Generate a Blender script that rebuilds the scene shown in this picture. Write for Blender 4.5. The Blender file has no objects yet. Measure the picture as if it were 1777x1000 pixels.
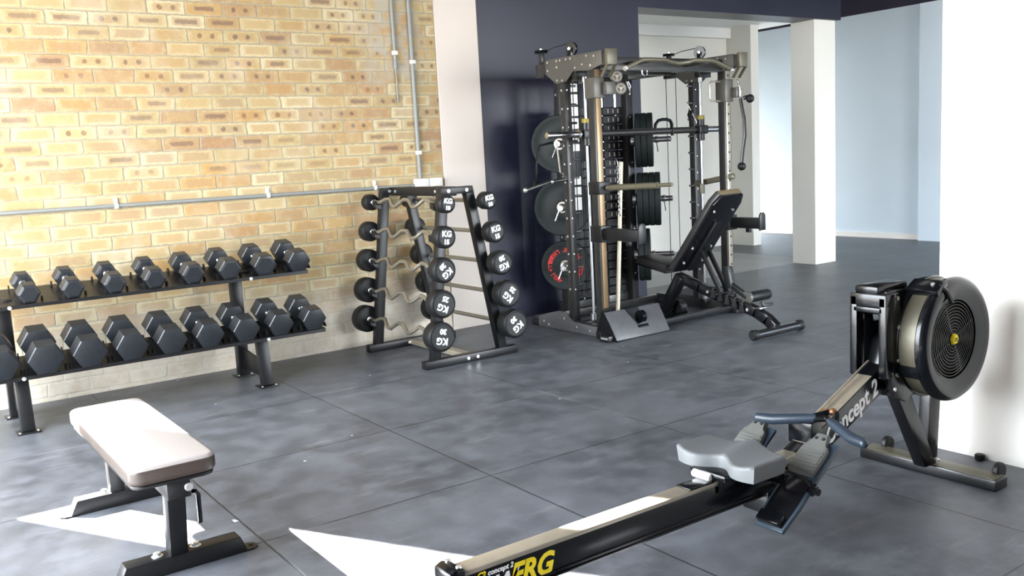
import bpy, bmesh, math, random
from mathutils import Vector, Matrix
random.seed(7)
C = bpy.context.scene.collection
PI = math.pi
V = Vector

# ------------------------------------------------------------------ helpers
def srgb(r, g, b):
    def f(c):
        c /= 255.0
        return c / 12.92 if c <= 0.04045 else ((c + 0.055) / 1.055) ** 2.4
    return (f(r), f(g), f(b), 1.0)

class MB:
    """collects shapes into one mesh"""
    def __init__(s):
        s.v = []; s.f = []; s.mi = []; s.cur = 0
    def add(s, verts, faces):
        n = len(s.v)
        s.v += [V(p) for p in verts]
        s.f += [[i + n for i in f] for f in faces]
        s.mi += [s.cur] * len(faces)
        return s
    def add_bm(s, bm, M=None):
        bm.verts.index_update()
        s.add([(M @ v.co) if M else v.co.copy() for v in bm.verts], [[v.index for v in f.verts] for f in bm.faces])
        bm.free(); return s
    def obox(s, M, sx, sy, sz, bev=0.0, seg=2):
        bm = bmesh.new(); bmesh.ops.create_cube(bm, size=1.0)
        for v in bm.verts: v.co = V((v.co.x * sx, v.co.y * sy, v.co.z * sz))
        if bev > 0:
            bmesh.ops.bevel(bm, geom=list(bm.edges), offset=min(bev, min(sx, sy, sz) * .49), segments=seg, affect='EDGES', profile=.5)
        return s.add_bm(bm, M)
    def box(s, x0, x1, y0, y1, z0, z1, bev=0.0, seg=2):
        M = Matrix.Translation(((x0 + x1) / 2, (y0 + y1) / 2, (z0 + z1) / 2))
        return s.obox(M, abs(x1 - x0), abs(y1 - y0), abs(z1 - z0), bev, seg)
    def beam(s, p0, p1, w, h, up=(0, 0, 1), bev=0.004):
        p0, p1 = V(p0), V(p1); d = p1 - p0; L = d.length; d.normalize(); up = V(up)
        if abs(d.dot(up)) > .98: up = V((0, 1, 0)) if abs(d.y) < .9 else V((1, 0, 0))
        x = d.cross(up).normalized(); z = x.cross(d).normalized()
        M = Matrix((x, d, z)).transposed().to_4x4(); M.translation = (p0 + p1) / 2
        return s.obox(M, w, L, h, bev)
    def frame(s, ax):
        a = V(ax).normalized(); t = V((0, 0, 1)) if abs(a.z) < .9 else V((1, 0, 0))
        u = t.cross(a).normalized(); w = a.cross(u).normalized()
        return a, u, w
    def lathe(s, prof, o, ax, seg=24, phase=0.0):
        a, u, w = s.frame(ax); o = V(o); vs = []; fs = []; rings = []
        for r, t in prof:
            if r < 1e-6:
                vs.append(o + a * t); rings.append([len(vs) - 1])
            else:
                k = len(vs)
                for i in range(seg):
                    q = 2 * PI * i / seg + phase
                    vs.append(o + a * t + (u * math.cos(q) + w * math.sin(q)) * r)
                rings.append(list(range(k, k + seg)))
        for A, B in zip(rings, rings[1:]):
            for i in range(seg):
                j = (i + 1) % seg
                if len(A) == 1 and len(B) == 1: continue
                if len(A) == 1: fs.append([A[0], B[j], B[i]])
                elif len(B) == 1: fs.append([A[i], A[j], B[0]])
                else: fs.append([A[i], A[j], B[j], B[i]])
        shut = abs(prof[0][0] - prof[-1][0]) + abs(prof[0][1] - prof[-1][1]) < 1e-6
        if len(rings[0]) > 1 and not shut: fs.append(rings[0][::-1])
        if len(rings[-1]) > 1 and not shut: fs.append(rings[-1])
        return s.add(vs, fs)
    def cyl(s, p0, p1, r, seg=16, bev=0.0, r1=None):
        p0, p1 = V(p0), V(p1); L = (p1 - p0).length; r1 = r if r1 is None else r1
        if bev > 0: pr = [(r - bev, 0), (r, bev), (r1, L - bev), (r1 - bev, L)]
        else: pr = [(r, 0), (r1, L)]
        return s.lathe(pr, p0, p1 - p0, seg)
    def ball(s, c, r, seg=12):
        return s.lathe([(r * math.sin(PI * i / 8) if 0 < i < 8 else 0, -r * math.cos(PI * i / 8)) for i in range(9)], c, (0, 0, 1), seg)
    def tube(s, pts, r, seg=8, closed=False):
        pts = [V(p) for p in pts]; n = len(pts); vs = []; fs = []
        ref = None
        for i, p in enumerate(pts):
            if closed: t = (pts[(i + 1) % n] - pts[i - 1])
            else: t = pts[min(i + 1, n - 1)] - pts[max(i - 1, 0)]
            t.normalize()
            if ref is None:
                ref = V((0, 0, 1)) if abs(t.z) < .9 else V((1, 0, 0))
            u = (ref - t * ref.dot(t)).normalized(); w = t.cross(u); ref = u
            rr = r[i] if isinstance(r, (list, tuple)) else r
            for k in range(seg):
                q = 2 * PI * k / seg
                vs.append(p + (u * math.cos(q) + w * math.sin(q)) * rr)
        m = n if closed else n - 1
        for i in range(m):
            a, b = i * seg, ((i + 1) % n) * seg
            for k in range(seg):
                j = (k + 1) % seg
                fs.append([a + k, a + j, b + j, b + k])
        if not closed:
            fs.append(list(range(seg))[::-1]); fs.append(list(range((n - 1) * seg, n * seg)))
        return s.add(vs, fs)
    def prism(s, poly, o, ux, uy, th, bev=0.0):
        """extrude a 2-D outline (in ux, uy) by th, centred on the outline plane"""
        o, ux, uy = V(o), V(ux).normalized(), V(uy).normalized(); n = ux.cross(uy).normalized()
        bm = bmesh.new()
        A = [bm.verts.new(V((x, y, -th / 2))) for x, y in poly]; B = [bm.verts.new(V((x, y, th / 2))) for x, y in poly]
        k = len(poly)
        bm.faces.new(A[::-1]); bm.faces.new(B)
        for i in range(k): bm.faces.new([A[i], A[(i + 1) % k], B[(i + 1) % k], B[i]])
        if bev > 0: bmesh.ops.bevel(bm, geom=list(bm.edges), offset=bev, segments=2, affect='EDGES', profile=.5)
        M = Matrix((ux, uy, n)).transposed().to_4x4(); M.translation = o
        return s.add_bm(bm, M)
    def slab(s, poly, o, ux, uy, th, r, n=4):
        """like prism, with rims rounded by radius r (outline counter-clockwise)"""
        o, ux, uy = V(o), V(ux).normalized(), V(uy).normalized(); nn = ux.cross(uy).normalized(); k = len(poly)
        P2 = [V((x, y)) for x, y in poly]; mit = []
        for i in range(k):
            a = (P2[i] - P2[i - 1]).normalized(); b = (P2[(i + 1) % k] - P2[i]).normalized()
            na, nb = V((a.y, -a.x)), V((b.y, -b.x)); q = na + nb
            mit.append(q / max(.3, q.dot(na)))
        rings = [(r * (1 - math.sin(PI / 2 * j / n)), -th / 2 + r * (1 - math.cos(PI / 2 * j / n))) for j in range(n + 1)]
        rings += [(a, -z) for a, z in rings[::-1]]
        vs = []; fs = []
        for ins, z in rings:
            for p, m_ in zip(P2, mit):
                q = p - m_ * ins; vs.append(o + ux * q.x + uy * q.y + nn * z)
        for j in range(len(rings) - 1):
            for i in range(k): fs.append([j * k + i, j * k + (i + 1) % k, (j + 1) * k + (i + 1) % k, (j + 1) * k + i])
        fs.append(list(range(k))[::-1]); fs.append(list(range((len(rings) - 1) * k, len(rings) * k)))
        return s.add(vs, fs)
    def torus(s, c, ax, R, r, seg=24, sseg=8):
        return s.lathe([(R + r * math.cos(2 * PI * i / sseg), r * math.sin(2 * PI * i / sseg)) for i in range(sseg + 1)], c, ax, seg)
    EACH = {'bolt', 'screw', 'saddle_tab', 'ladder_tooth', 'plate_bracket', 'transport_wheel', 'hook_pin', 'end_cap', 'foot_cap', 'rim_clip', 'cable', 'stack_rod', 'bar_bracket', 'bolt_hole'}
    def islands(s):
        p = list(range(len(s.v)))
        def find(a):
            while p[a] != a: p[a] = p[p[a]]; a = p[a]
            return a
        for f in s.f:
            for i in f[1:]:
                a, b = find(f[0]), find(i)
                if a != b: p[a] = b
        G = {}
        for f, k in zip(s.f, s.mi): G.setdefault(find(f[0]), []).append((f, k))
        return list(G.values())
    def build(s, name, m, parent=None, off=None, sharp=35):
        """ONE mesh object; vertices are stored relative to the thing's base"""
        if name in s.EACH and parent is not None:                # repeated small pieces: each a part of its own
            G = s.islands()
            if 1 < len(G) <= (12 if name != 'bolt' else 18):
                for fs in G:
                    b = MB(); ix = {}
                    for f, k in fs:
                        for i in f:
                            if i not in ix: ix[i] = len(b.v); b.v.append(s.v[i])
                        b.f.append([ix[i] for i in f]); b.mi.append(k)
                    r = b.build(name, m, parent, off, sharp)
                return r
        o = V(off) if off is not None else V((0, 0, 0))
        if off is None and parent is not None:
            r = parent
            while r.parent: r = r.parent
            if not r.get('_local'): o = V(r.location)
        bm = bmesh.new()
        vs = [bm.verts.new(p - o) for p in s.v]
        for f, k in zip(s.f, s.mi):
            try: bm.faces.new([vs[i] for i in f]).material_index = k
            except ValueError: pass
        bmesh.ops.recalc_face_normals(bm, faces=bm.faces)
        me = bpy.data.meshes.new(name); bm.to_mesh(me); bm.free()
        for p in me.polygons: p.use_smooth = True
        me.set_sharp_from_angle(angle=math.radians(sharp))
        ob = bpy.data.objects.new(name, me); C.objects.link(ob)
        for q in (m if isinstance(m, list) else [m]): me.materials.append(q)
        if off is not None and parent is None: ob.location = off
        ob.parent = parent
        return ob

def tag(o, label, cat, group=None, kind=None):
    o['label'] = label; o['category'] = cat
    if group: o['group'] = group
    if kind: o['kind'] = kind
    return o
def thing(name, label, cat, loc, group=None, local=False):
    o = bpy.data.objects.new(name, None); C.objects.link(o); o.location = loc
    o.empty_display_size = .1
    if local: o['_local'] = 1
    return tag(o, label, cat, group)
def struct(o, label=None):
    o['kind'] = 'structure'
    if label: o['label'] = label
    return o
def dup(root, loc, label, group=None):
    r = root.copy(); C.objects.link(r); r.location = loc; r['label'] = label
    if group: r['group'] = group
    for ch in list(root.children):
        c = ch.copy(); C.objects.link(c); c.parent = r
        for g in list(ch.children):
            d = g.copy(); C.objects.link(d); d.parent = c
    return r

_dg = bpy.context.evaluated_depsgraph_get
def text(name, body, size, m, parent, o, ux, uy, shear=0.0, bold=0.0, th=0.0012, align='LEFT', squeeze=1.0):
    cu = bpy.data.curves.new(name, 'FONT'); cu.body = body; cu.size = size; cu.shear = shear; cu.offset = bold
    cu.align_x = align; cu.extrude = th / 2; cu.resolution_u = 3
    ob = bpy.data.objects.new(name, cu); C.objects.link(ob)
    me = bpy.data.meshes.new_from_object(ob.evaluated_get(_dg()))
    bpy.data.objects.remove(ob)
    ux, uy = V(ux).normalized(), V(uy).normalized(); n = ux.cross(uy).normalized()
    M = Matrix((ux * squeeze, uy, n)).transposed().to_4x4()
    r = parent
    while r.parent: r = r.parent
    M.translation = V(o) - (V((0, 0, 0)) if r.get('_local') else V(r.location))
    me.transform(M); me.name = name
    me.materials.clear(); me.materials.append(m)
    t = bpy.data.objects.new(name, me); C.objects.link(t); t.parent = parent
    return t

# ------------------------------------------------------------------ materials
class NT:
    def __init__(s, name):
        s.m = bpy.data.materials.new(name); s.m.use_nodes = True; s.t = s.m.node_tree
        s.bsdf = s.t.nodes['Principled BSDF']
    def n(s, typ, **kw):
        x = s.t.nodes.new(typ)
        for k, v in kw.items(): setattr(x, k, v)
        return x
    def link(s, a, b): s.t.links.new(a, b)
    def val(s, sock, x):
        if hasattr(x, 'is_output') or isinstance(x, bpy.types.NodeSocket): s.link(x, sock)
        else: sock.default_value = x
    def math(s, op, a, b=None, c=None, clamp=False):
        x = s.n('ShaderNodeMath', operation=op, use_clamp=clamp)
        s.val(x.inputs[0], a)
        if b is not None: s.val(x.inputs[1], b)
        if c is not None: s.val(x.inputs[2], c)
        return x.outputs[0]
    def mix(s, f, a, b, blend='MIX'):
        x = s.n('ShaderNodeMix', data_type='RGBA', blend_type=blend)
        s.val(x.inputs[0], f); s.val(x.inputs[6], a); s.val(x.inputs[7], b)
        return x.outputs[2]
    def pos(s):
        return s.n('ShaderNodeTexCoord').outputs['Object']
    def noise(s, scale, detail=3.0, vec=None, rough=.5):
        x = s.n('ShaderNodeTexNoise'); x.inputs['Scale'].default_value = scale; x.inputs['Detail'].default_value = detail
        x.inputs['Roughness'].default_value = rough
        s.link(vec if vec is not None else s.pos(), x.inputs['Vector'])
        return x.outputs['Fac']
    def ramp(s, f, stops):
        x = s.n('ShaderNodeValToRGB'); e = x.color_ramp.elements
        while len(e) < len(stops): e.new(.5)
        for q, (p, c) in zip(e, stops): q.position = p; q.color = c
        s.link(f, x.inputs[0]); return x.outputs[0]
    def smooth(s, x, a, b):
        q = s.n('ShaderNodeMapRange', interpolation_type='SMOOTHSTEP'); s.val(q.inputs[0], x)
        q.inputs[1].default_value = a; q.inputs[2].default_value = b
        return q.outputs[0]

def pm(name, col, rough=.5, metal=0.0, var=.12, scale=14.0, bump=0.0, spec=.5, bscale=120.0):
    t = NT(name); b = t.bsdf
    nz = t.noise(scale, 4)
    c2 = tuple(min(1, c * (1 + var)) for c in col[:3]) + (1,); c1 = tuple(c * (1 - var) for c in col[:3]) + (1,)
    t.link(t.ramp(nz, [(.3, c1), (.7, c2)]), b.inputs['Base Color'])
    r = t.math('MULTIPLY_ADD', nz, .06, rough - .03, clamp=True); t.link(r, b.inputs['Roughness'])
    b.inputs['Metallic'].default_value = metal; b.inputs['Specular IOR Level'].default_value = spec
    if bump > 0:
        bp = t.n('ShaderNodeBump'); bp.inputs['Strength'].default_value = bump; bp.inputs['Distance'].default_value = .002
        t.link(t.noise(bscale, 3), bp.inputs['Height']); t.link(bp.outputs[0], b.inputs['Normal'])
    return t.m

def emis(name, col, strength):
    t = NT(name); b = t.bsdf
    b.inputs['Base Color'].default_value = (.8, .8, .8, 1)
    nz = t.noise(2.0); t.link(t.ramp(nz, [(.2, col), (.8, col)]), b.inputs['Emission Color'])
    b.inputs['Emission Strength'].default_value = strength
    return t.m

def brick_material():
    t = NT('buff_brick'); b = t.bsdf
    p = t.pos(); sep = t.n('ShaderNodeSeparateXYZ'); t.link(p, sep.inputs[0])
    wob = t.noise(9.0, 3); wob2 = t.noise(31.0, 3)
    X = t.math('ADD', sep.outputs[0], t.math('MULTIPLY_ADD', wob, .030, -.015))
    Z = t.math('ADD', sep.outputs[2], t.math('MULTIPLY_ADD', wob2, .013, -.0065))
    v = t.math('DIVIDE', t.math('ADD', Z, .062), .0872); row = t.math('FLOOR', v)
    odd = t.math('FLOORED_MODULO', row, 2.0)
    rs = t.n('ShaderNodeTexWhiteNoise', noise_dimensions='1D'); t.link(row, rs.inputs['W'])
    sh = t.math('MULTIPLY_ADD', odd, .5, t.math('MULTIPLY', rs.outputs['Value'], .16))
    u = t.math('ADD', t.math('DIVIDE', X, .24), sh); col = t.math('FLOOR', u)
    fu = t.math('SUBTRACT', u, col); fv = t.math('SUBTRACT', v, row)
    cx = t.math('ABSOLUTE', t.math('SUBTRACT', fu, .5)); cz = t.math('ABSOLUTE', t.math('SUBTRACT', fv, .5))
    ex = t.math('MULTIPLY', t.math('SUBTRACT', .5, cx), .24); ez = t.math('MULTIPLY', t.math('SUBTRACT', .5, cz), .0872)
    edge = t.math('SMOOTH_MIN', ex, ez, .012)
    edge = t.math('ADD', edge, t.math('MULTIPLY_ADD', t.noise(48.0, 5, rough=.65), .013, -.0062))
    brick = t.smooth(edge, .0025, .0075)                      # 0 mortar, 1 brick
    cv = t.n('ShaderNodeCombineXYZ'); t.link(col, cv.inputs[0]); t.link(row, cv.inputs[1])
    wn = t.n('ShaderNodeTexWhiteNoise', noise_dimensions='2D'); t.link(cv.outputs[0], wn.inputs['Vector'])
    wc = t.n('ShaderNodeSeparateColor'); t.link(wn.outputs['Color'], wc.inputs[0])
    r1, r2, r3 = wc.outputs[0], wc.outputs[1], wc.outputs[2]
    base = t.ramp(r1, [(0, srgb(180, 162, 120)), (.16, srgb(192, 176, 138)), (.34, srgb(172, 152, 108)), (.52, srgb(200, 187, 152)),
                       (.68, srgb(178, 150, 104)), (.80, srgb(160, 132, 102)), (.90, srgb(186, 150, 96)), (1, srgb(152, 122, 100))])
    base = t.mix(t.math('MULTIPLY', t.smooth(t.noise(16.0, 5, rough=.65), .42, .7), .45), base, srgb(206, 192, 158))
    # fired heart of each brick
    dx = t.math('MULTIPLY', t.math('SUBTRACT', fu, .5), .24); dz = t.math('MULTIPLY', t.math('SUBTRACT', fv, .5), .0872)
    ell = t.math('MAXIMUM', t.math('DIVIDE', t.math('ABSOLUTE', dx), .098), t.math('DIVIDE', t.math('ABSOLUTE', dz), .029))
    ell = t.math('ADD', ell, t.math('MULTIPLY_ADD', t.noise(42.0, 3), .5, -.25))
    heart = t.math('SUBTRACT', 1.0, t.smooth(ell, .7, 1.1))
    core = t.ramp(r2, [(0, srgb(164, 124, 80)), (.35, srgb(176, 150, 104)), (.65, srgb(152, 124, 98)), (1, srgb(170, 134, 88))])
    c = t.mix(t.math('MULTIPLY', heart, .62), base, core)
    # dark smoke slots and dots on the upper courses
    up = t.smooth(sep.outputs[2], 1.30, 1.42)
    cap = t.math('SQRT', t.math('ADD', t.math('POWER', t.math('MAXIMUM', t.math('SUBTRACT', t.math('ABSOLUTE', dx), t.math('MULTIPLY_ADD', r2, .026, .040)), 0.0), 2.0), t.math('POWER', dz, 2.0)))
    cap = t.math('ADD', cap, t.math('MULTIPLY_ADD', t.noise(60.0, 5, rough=.65), .018, -.010))
    slot = t.math('SUBTRACT', 1.0, t.smooth(cap, .009, .016))
    slot = t.math('MULTIPLY', slot, t.math('MULTIPLY', t.math('GREATER_THAN', r3, .76), up))
    d1 = t.math('SUBTRACT', t.math('ABSOLUTE', dx), .042)
    dd = t.math('SQRT', t.math('ADD', t.math('POWER', d1, 2.0), t.math('POWER', dz, 2.0)))
    dd = t.math('ADD', dd, t.math('MULTIPLY_ADD', t.noise(75.0, 5, rough=.65), .016, -.008))
    dot = t.math('SUBTRACT', 1.0, t.smooth(dd, .012, .019))
    dot = t.math('MULTIPLY', dot, t.math('MULTIPLY', t.math('MULTIPLY', t.math('GREATER_THAN', r3, .42), t.math('LESS_THAN', r3, .72)), up))
    slotc = t.mix(r1, srgb(88, 80, 78), srgb(132, 104, 84)); dotc = t.mix(r2, srgb(126, 92, 70), srgb(96, 84, 78))
    c = t.mix(t.math('MULTIPLY', slot, t.math('MULTIPLY_ADD', r1, .6, .35)), c, slotc)
    c = t.mix(t.math('MULTIPLY', dot, .75), c, dotc)
    # fine soil
    c = t.mix(t.smooth(t.noise(130.0, 4), .58, .75), c, t.mix(.5, c, srgb(120, 95, 70)))
    c = t.mix(t.math('MULTIPLY', t.smooth(t.noise(3.2, 4), .5, .72), .35), c, srgb(205, 192, 172))
    mort = t.mix(t.noise(25.0, 4), srgb(144, 133, 110), srgb(180, 168, 144))
    c = t.mix(brick, mort, c)
    # mortar smear patch high up near the conduits
    sx = t.smooth(t.math('ABSOLUTE', t.math('SUBTRACT', sep.outputs[0], 3.42)), .36, .10)
    sm = t.math('MULTIPLY', t.math('MULTIPLY', sx, t.smooth(sep.outputs[2], 1.75, 2.1)), t.smooth(t.noise(11.0, 4), .34, .6))
    c = t.mix(t.math('MULTIPLY', sm, .8), c, srgb(170, 164, 150))
    # lime wash left on the lowest courses
    wash = t.smooth(t.math('ADD', sep.outputs[2], t.math('MULTIPLY_ADD', t.noise(4.0, 4), .3, -.15)), .62, .22)
    wash = t.math('MULTIPLY', wash, t.math('MULTIPLY_ADD', t.smooth(t.noise(17.0, 5), .3, .7), .3, .6))
    c = t.mix(wash, c, srgb(222, 214, 200))
    hs = t.n('ShaderNodeHueSaturation'); hs.inputs['Saturation'].default_value = 1.0; hs.inputs['Value'].default_value = .84; hs.inputs['Hue'].default_value = .502; t.link(c, hs.inputs['Color']); c = hs.outputs[0]
    t.link(c, b.inputs['Base Color']); b.inputs['Roughness'].default_value = .85; b.inputs['Specular IOR Level'].default_value = .25
    hgt = t.math('ADD', t.math('MULTIPLY', brick, t.math('MULTIPLY_ADD', wash, -.5, 1.0)), t.math('MULTIPLY', t.noise(90.0, 4), .35))
    bp = t.n('ShaderNodeBump'); bp.inputs['Strength'].default_value = .55; bp.inputs['Distance'].default_value = .006
    t.link(hgt, bp.inputs['Height']); t.link(bp.outputs[0], b.inputs['Normal'])
    return t.m

def rubber_floor_material():
    t = NT('rubber_tile_floor'); b = t.bsdf
    p = t.pos(); sep = t.n('ShaderNodeSeparateXYZ'); t.link(p, sep.inputs[0])
    wob = t.math('MULTIPLY_ADD', t.noise(14.0, 3), .006, -.003)
    X = t.math('ADD', sep.outputs[0], wob); Y = t.math('ADD', sep.outputs[1], wob)
    def seam(s, off, per):
        q = t.math('FLOORED_MODULO', t.math('SUBTRACT', s, off - per / 2), per)
        return t.math('ABSOLUTE', t.math('SUBTRACT', q, per / 2))
    dx = seam(X, 1.074, 1.012); dy = seam(Y, 3.21, .93)
    d = t.math('MINIMUM', dx, dy)
    line = t.smooth(d, .0055, .0015)
    n1 = t.noise(1.6, 5); n2 = t.noise(7.0, 5, rough=.65); n3 = t.noise(60.0, 4)
    c = t.mix(t.smooth(n2, .35, .7), srgb(64, 66, 71), srgb(92, 95, 101))
    c = t.mix(t.math('MULTIPLY', t.smooth(n1, .40, .72), .42), c, srgb(108, 111, 118))
    # scuffs in streaks
    mp = t.n('ShaderNodeMapping'); mp.inputs['Scale'].default_value = (2.0, 9.0, 1.0); mp.inputs['Rotation'].default_value = (0, 0, .5)
    t.link(p, mp.inputs[0])
    n4 = t.noise(1.3, 6, mp.outputs[0], .6)
    c = t.mix(t.math('MULTIPLY', t.smooth(n4, .56, .8), .45), c, srgb(138, 140, 143))
    c = t.mix(t.math('MULTIPLY', t.smooth(n3, .62, .8), .25), c, srgb(110, 110, 112))
    # white crumbs
    vo = t.n('ShaderNodeTexVoronoi'); vo.inputs['Scale'].default_value = 4.2; vo.inputs['Randomness'].default_value = 1.0
    t.link(p, vo.inputs['Vector'])
    vs = t.n('ShaderNodeSeparateColor'); t.link(vo.outputs['Color'], vs.inputs[0])
    sp = t.math('MULTIPLY', t.math('LESS_THAN', t.math('ADD', vo.outputs['Distance'], t.math('MULTIPLY_ADD', t.noise(140.0, 2), .02, -.01)), .033), t.math('GREATER_THAN', vs.outputs[0], .5))
    c = t.mix(t.math('MULTIPLY', sp, .85), c, srgb(215, 218, 220))
    dusty = t.math('MULTIPLY', t.smooth(t.noise(1.1, 2), .58, .66), t.smooth(d, .012, .002))
    c = t.mix(t.math('MULTIPLY', dusty, .35), c, srgb(140, 142, 144))
    c = t.mix(t.math('MULTIPLY', line, t.math('MULTIPLY_ADD', dusty, -.8, .85)), c, srgb(16, 16, 17))
    t.link(c, b.inputs['Base Color'])
    t.link(t.math('MULTIPLY_ADD', n2, .22, .34), b.inputs['Roughness']); b.inputs['Specular IOR Level'].default_value = .5
    bp = t.n('ShaderNodeBump'); bp.inputs['Strength'].default_value = .3; bp.inputs['Distance'].default_value = .002
    t.link(t.math('ADD', t.math('MULTIPLY', n3, .4), t.math('MULTIPLY', line, -1.5)), bp.inputs['Height']); t.link(bp.outputs[0], b.inputs['Normal'])
    return t.m

M_brick = brick_material(); M_floor = rubber_floor_material()
M_conc = pm('smooth_concrete', srgb(150, 150, 150), .5, var=.08, scale=3)
M_white = pm('white_wall_paint', srgb(236, 232, 226), .7, var=.02, scale=3, bump=.05)
M_cream = pm('warm_white_paint', srgb(204, 194, 184), .7, var=.02, scale=3, bump=.05)
M_grey_wall = pm('pale_grey_paint', srgb(218, 216, 208), .75, var=.02, scale=2)
M_blue = pm('pale_blue_paint', srgb(208, 221, 231), .7, var=.03, scale=1.2)
M_navy = pm('navy_wall_paint', srgb(27, 28, 46), .38, var=.16, scale=2.2)
M_navy2 = pm('dark_ceiling_paint', srgb(40, 36, 54), .7, var=.1, scale=2.0)
M_ceil = pm('ceiling_paint', srgb(225, 225, 222), .8, var=.02, scale=2.0)
M_black = pm('black_powder_coat', srgb(16, 16, 18), .38, var=.15, scale=30, spec=.4)
M_rig = pm('gunmetal_powder_coat', srgb(44, 43, 42), .34, metal=.25, var=.14, scale=25)
M_padplate = pm('grey_steel_plate', srgb(80, 80, 82), .42, metal=.2, var=.1, scale=25)
M_rigplate = pm('grey_gusset_coat', srgb(80, 78, 73), .42, metal=.3, var=.1, scale=25)
M_rubber = pm('black_rubber', srgb(15, 16, 17), .5, var=.12, scale=40, bump=.08, spec=.35)
M_hex = pm('hex_rubber', srgb(28, 31, 35), .42, var=.12, scale=40, bump=.06)
M_chrome = pm('chrome_steel', srgb(205, 205, 205), .16, metal=1.0, var=.03)
M_bolt = pm('zinc_bolt', srgb(225, 225, 222), .25, metal=.8, var=.03)
M_cast = pm('satin_bar_steel', srgb(168, 162, 150), .36, metal=.9, var=.06)
M_lett = pm('white_lettering', srgb(252, 252, 251), .6, var=.02)
M_red = pm('red_lettering', srgb(190, 30, 30), .55, var=.1)
M_yellow = pm('yellow_lettering', srgb(250, 226, 20), .5, var=.03)
M_cap = pm('dull_yellow_cap', srgb(128, 112, 34), .5)
M_darkchrome = pm('dark_chrome', srgb(96, 96, 98), .18, metal=.9, var=.04)
M_steel = pm('guide_rod_steel', srgb(150, 150, 150), .3, metal=.9, var=.04)
M_vinyl = pm('vinyl_top_glare', srgb(150, 144, 142), .30, var=.03, scale=20)  # pale colour stands for window glare on dark vinyl
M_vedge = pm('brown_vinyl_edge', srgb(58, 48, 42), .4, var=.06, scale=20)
M_vinylb = pm('black_vinyl', srgb(34, 32, 33), .36, var=.1, scale=20, bump=.06)
M_vinylt = pm('pad_edge_tan', srgb(112, 98, 72), .5, var=.08)
M_seat = pm('grey_seat_foam', srgb(92, 95, 97), .55, var=.04, scale=30, bump=.05)
M_alu = pm('brushed_aluminium', srgb(176, 166, 148), .42, metal=.7, var=.06, scale=30)
M_gloss = pm('gloss_black', srgb(14, 15, 18), .22, var=.1, scale=20)
M_plast = pm('black_plastic', srgb(9, 11, 14), .2, var=.12, scale=20, spec=.38)
M_perf = pm('perforated_metal', srgb(92, 88, 74), .42, metal=.4, var=.1, scale=60)
M_handle = pm('slate_blue_grip', srgb(34, 45, 57), .38, var=.08)
M_flex = pm('grey_footrest_plastic', srgb(84, 85, 82), .5, var=.06)
M_bluepl = pm('slate_plastic', srgb(48, 62, 74), .35, var=.06)
M_cond = pm('conduit_grey_paint', srgb(122, 124, 121), .5, var=.05)
M_boxw = pm('junction_white', srgb(206, 204, 198), .5, var=.03)
M_warmrefl = pm('warm_reflection', srgb(134, 110, 80), .34, metal=.55, var=.06)  # warm reflection on the upright's front face, set as colour
M_silver = pm('silver_track', srgb(160, 152, 138), .34, metal=.5, var=.05)
M_hole = pm('hole_dark', srgb(8, 8, 8), .7, var=.05)
M_plate = pm('bumper_rubber', srgb(20, 26, 26), .6, var=.1, scale=20, bump=.05, spec=.3)
M_sticker = pm('pale_sticker', srgb(128, 122, 118), .5, var=.04)
M_olive = pm('olive_grey_coat', srgb(88, 84, 68), .4, metal=.2, var=.1)
M_fill = emis('fill_diffuser', (1.0, .96, .90, 1), 1.0)
M_frame = pm('window_frame_paint', srgb(60, 60, 62), .4)

# ------------------------------------------------------------------ the room
W = 6.26
def slab(name, m, *b, label=None):
    return struct(MB().box(*b).build(name, m), label)
slab('floor', M_floor, -1.5, 11.4, -3.2, W + .32, -.1, 0.0)
slab('floor_recess', M_conc, 5.6, 8.95, W + .32, 10.6, -.1, -.001)
slab('floor_hall', M_floor, 8.95, 11.4, W + .32, 10.6, -.1, 0.0)
H = 4.0
# brick wall with a tall slit window left of the picture
bw = MB()
bw.box(-.50, 3.785, W, W + .32, 0, H); bw.box(-.98, -.50, W, W + .32, 0, 1.62); bw.box(-1.5, -.98, W, W + .32, 0, H); bw.box(-.98, -.50, W, W + .32, 3.86, H)
struct(bw.build('wall_left', M_brick), 'buff brick wall behind the dumbbell rack')
slab('wall_pier', M_cream, 3.79, 4.175, W - .012, W + .3, 0, H, label='white painted strip of wall beside the bricks')
nv = MB(); nv.box(4.175, 5.925, W, W + .32, 0, H); nv.box(5.925, 8.9, W, W + .32, 2.615, H)
struct(nv.build('wall_back', M_navy), 'navy wall and beam behind the cable rig')
slab('wall_column', M_grey_wall, 8.50, 8.86, W + .045, W + .345, 0, H, label='square white column beside the opening')
slab('ceiling', M_navy2, -1.5, 11.4, -3.2, W + .32, H, H + .1)
cm = MB(); cm.box(5.5, 8.9, W + .32, 10.6, 2.87, 2.97); cm.box(8.9, 10.25, 7.42, 10.6, 2.87, 2.97)
struct(cm.build('ceiling_recess', M_ceil))
slab('wall_recess_top', M_navy2, 8.8, 8.9, W + .32, 10.6, 2.97, H + .1)
slab('ceiling_hall', M_navy2, 8.9, 11.4, W + .32, 10.6, H, H + .1)
slab('wall_recess_back', M_grey_wall, 5.6, 9.85, 8.58, 8.75, 0, 2.9)
slab('trim_1', M_ceil, 5.9, 9.7, 8.50, 8.58, 2.74, 2.87)
slab('wall_recess_side', M_grey_wall, 9.7, 9.85, 8.17, 10.6, 0, 2.9)
slab('wall_recess_left', M_grey_wall, 5.5, 5.6, W + .3, 8.75, 0, 2.9)
slab('wall_far', M_blue, 11.2, 11.4, -3.2, 10.6, 0, 2.975, label='pale blue far wall')
slab('wall_far_band', M_navy2, 11.2, 11.4, -3.2, 10.6, 2.975, H)
slab('wall_far_pier', M_blue, 11.08, 11.2, 5.3, 6.66, 0, 2.96)
slab('baseboard_far', M_white, 11.17, 11.2, 6.7, 10.6, 0, .07)
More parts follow.
